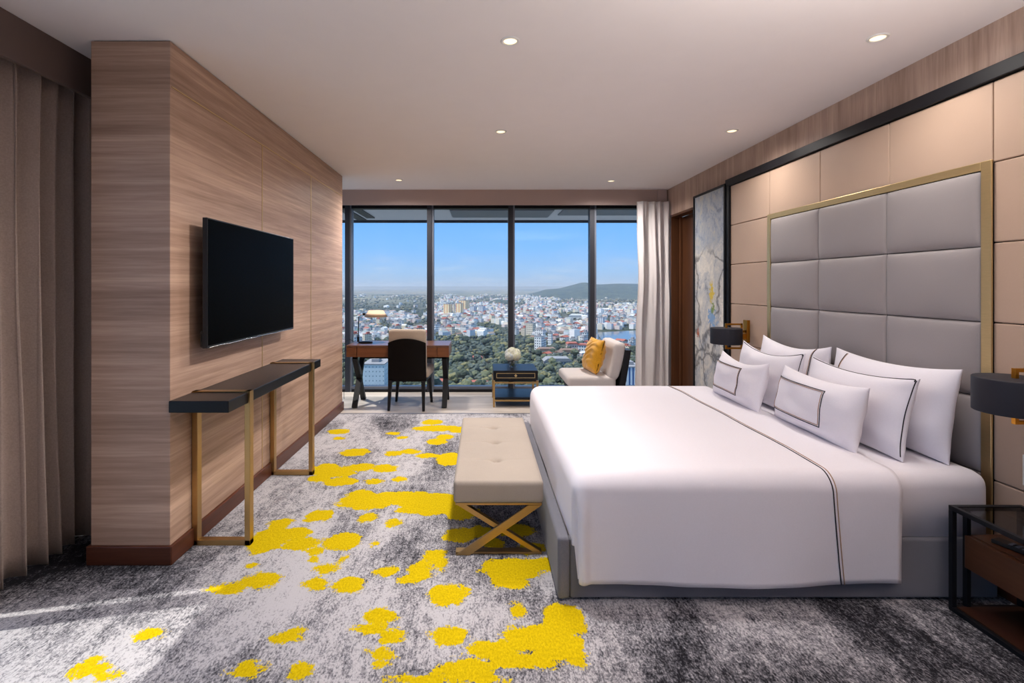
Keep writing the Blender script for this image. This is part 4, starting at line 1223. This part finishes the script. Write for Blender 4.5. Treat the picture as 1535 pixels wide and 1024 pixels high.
while n < 290 and tries < 20000:
    tries += 1
    px = rnd.uniform(516, 962); py = rnd.uniform(512, 600)
    if px > 893 and py < 522: continue
    x, y = at(px, py)
    if any(abs(a-x) < c and abs(b-y) < c for a, b, c in taken if c > 9): continue
    if not (wooded(px, py) or rnd.random() < .35): continue
    me_, lab = TV[rnd.choices(range(6), (4, 2, 3, 4, 1, 2))[0]]
    o = bpy.data.objects.new('tree', me_); C.objects.link(o); o.location = (x, y, GZ); o.rotation_euler.z = rnd.uniform(0, 6.28)
    k = rnd.uniform(.6, 1.15); o.scale = (k*1.15, k*1.15, k)
    l = lab + ' tree in the park below, seen ' + pane(px)
    tag(o, l, 'tree', l.replace(' tree ', ' trees ')); n += 1
small = [tree_mesh(40+k, treec[k], 1, False) for k in range(4)]
V_, F_, MI = [], [], []
sv = [(np.array([v.co[:] for v in m.vertices]), [tuple(p.vertices) for p in m.polygons]) for m in small]
n = 0; tries = 0
while n < 9500 and tries < 90000:
    tries += 1
    px = rnd.uniform(440, 1260); near = rnd.random() < .5
    d_ = rnd.uniform(380, 900) if near else rnd.uniform(800, 4200)
    py = VY + (EYE-GZ)*FPX/d_
    if px > 890 and 495 < py < 520: continue
    if near and not wooded(px, py) and rnd.random() < .75: continue
    if not near and mnoise.noise(Vector((px*.02, py*.12, 9.0))) < .05 and rnd.random() < .7: continue
    x, y = at(px, py)
    if d_ < 900 and any(abs(a-x) < c and abs(b-y) < c for a, b, c in taken if c > 9): continue
    k = rnd.randrange(4); k = rnd.choice((0, 0, 1, 2, 2, 3)) 
    s = rnd.uniform(.5, 1.1) * (1.2 if not near else 1); b0 = len(V_); pv, pf = sv[k]
    V_.extend((pv*s*np.array([1.2, 1.2, .9]) + np.array([x, y, GZ-2*s])).tolist())
    F_.extend(tuple(b0+i for i in p) for p in pf); MI.extend([k]*len(pf)); n += 1
me = bpy.data.meshes.new('distant_trees'); me.from_pydata(V_, [], F_)
for c in treec: me.materials.append(c)
me.polygons.foreach_set('material_index', MI)
for p in me.polygons: p.use_smooth = True
o = bpy.data.objects.new('distant_trees', me); C.objects.link(o)
tag(o, 'green tree cover filling gaps between the city houses', 'trees', None, 'stuff')
for m in small: bpy.data.meshes.remove(m)

# haze lying over the plain
hz_ = bpy.data.materials.new('haze'); hz_.use_nodes = True; nt = hz_.node_tree; nt.nodes.clear()
ou = nt.nodes.new('ShaderNodeOutputMaterial'); vs_ = nt.nodes.new('ShaderNodeVolumeScatter')
vs_.inputs['Color'].default_value = (.62, .76, 1.0, 1); vs_.inputs['Density'].default_value = .00013; vs_.inputs['Anisotropy'].default_value = .1
nt.links.new(vs_.outputs[0], ou.inputs['Volume'])
HAZE = True
if HAZE:
    o = obj('haze', bx(-6000, 6000, 250, 12000, GZ-1, 45), hz_)
    tag(o, 'thin bluish haze over the far plain', 'haze', None, 'stuff')

# ------------------------------------------------------------------ sky, sun, added fill lights
w = bpy.data.worlds.new('World'); SC.world = w; w.use_nodes = True
nt = w.node_tree; bg = nt.nodes['Background']
tc = nt.nodes.new('ShaderNodeTexCoord'); sp = nt.nodes.new('ShaderNodeSeparateXYZ'); rp = nt.nodes.new('ShaderNodeValToRGB')
nt.links.new(tc.outputs['Generated'], sp.inputs[0]); nt.links.new(sp.outputs['Z'], rp.inputs['Fac'])
e = rp.color_ramp.elements
stops = [(0.0, (172, 194, 222)), (.03, (158, 196, 238)), (.075, (134, 190, 250)), (.13, (118, 182, 254)), (.35, (140, 190, 250)), (1.0, (150, 190, 245))]
while len(e) < len(stops): e.new(.5)
for k, (p, c) in enumerate(stops): e[k].position = p; e[k].color = lin(c)
# faint clouds low in the sky
mp = nt.nodes.new('ShaderNodeMapping'); mp.inputs['Scale'].default_value = (5, 5, 22); nt.links.new(tc.outputs['Generated'], mp.inputs[0])
nz_ = nt.nodes.new('ShaderNodeTexNoise'); nz_.inputs['Scale'].default_value = 2.2; nz_.inputs['Detail'].default_value = 5; nt.links.new(mp.outputs[0], nz_.inputs['Vector'])
cr = nt.nodes.new('ShaderNodeValToRGB'); cr.color_ramp.elements[0].position = .5; cr.color_ramp.elements[1].position = .85
cr.color_ramp.elements[1].color = (.55, .55, .55, 1); nt.links.new(nz_.outputs['Fac'], cr.inputs[0])
mk = nt.nodes.new('ShaderNodeValToRGB'); me_ = mk.color_ramp.elements
me_[0].position = .0; me_[0].color = (1,1,1,1); me_[1].position = .085; me_[1].color = (0,0,0,1); nt.links.new(sp.outputs['Z'], mk.inputs[0])
ml = nt.nodes.new('ShaderNodeMath'); ml.operation = 'MULTIPLY'; nt.links.new(cr.outputs[0], ml.inputs[0]); nt.links.new(mk.outputs[0], ml.inputs[1])
mx = nt.nodes.new('ShaderNodeMix'); mx.data_type = 'RGBA'; nt.links.new(ml.outputs[0], mx.inputs['Factor']); nt.links.new(rp.outputs[0], mx.inputs[6]); mx.inputs[7].default_value = lin((216, 222, 232))
nt.links.new(mx.outputs[2], bg.inputs['Color']); bg.inputs['Strength'].default_value = 1.42

s = bpy.data.lights.new('sun', 'SUN'); s.energy = 6.0; s.angle = math.radians(.6); s.color = (1, .95, .87)
so = bpy.data.objects.new('sun', s); C.objects.link(so)
el = math.radians(60.7); hd = Vector((.974, .227)).normalized()
dirv = Vector((hd.x*math.cos(el), hd.y*math.cos(el), -math.sin(el)))
so.rotation_euler = dirv.to_track_quat('-Z', 'Y').to_euler()

# added fill lights, out of view: weak downward spots and a ceiling uplight
for x, y in ((.15, -.6), (0, -2.8)):
    spot(x, y, 6)
def uplight(x, y, e):
    l = bpy.data.lights.new('ceiling_fill_uplight', 'SPOT'); l.energy = e; l.color = (1, .94, .90); l.spot_size = math.radians(165); l.spot_blend = 1; l.shadow_soft_size = .15
    o = bpy.data.objects.new('ceiling_fill_uplight', l); C.objects.link(o); o.location = (x, y, 1.75); o.rotation_euler = (PI, 0, 0)
uplight(1.4, .7, 265)

# ------------------------------------------------------------------ camera and view
cam = bpy.data.cameras.new('camera'); co = bpy.data.objects.new('camera', cam); C.objects.link(co)
co.location = (0, 0, EYE); co.rotation_euler = (PI/2, 0, 0)
cam.sensor_fit = 'HORIZONTAL'; cam.sensor_width = 36; cam.lens = FPX/1535*36
cam.shift_x = (767.5-VX)/1535; cam.shift_y = -(512-VY)/1535
cam.clip_start = .02; cam.clip_end = 60000
SC.camera = co
vs = SC.view_settings; vs.view_transform = 'Standard'; vs.look = 'None'; vs.gamma = 1; vs.use_curve_mapping = False; vs.exposure = 0.0
cy = SC.cycles
cy.max_bounces = 10; cy.diffuse_bounces = 5; cy.glossy_bounces = 4; cy.transparent_max_bounces = 16; cy.volume_bounces = 0
cy.use_denoising = True; cy.sample_clamp_indirect = 6.0; cy.caustics_reflective = False; cy.caustics_refractive = False
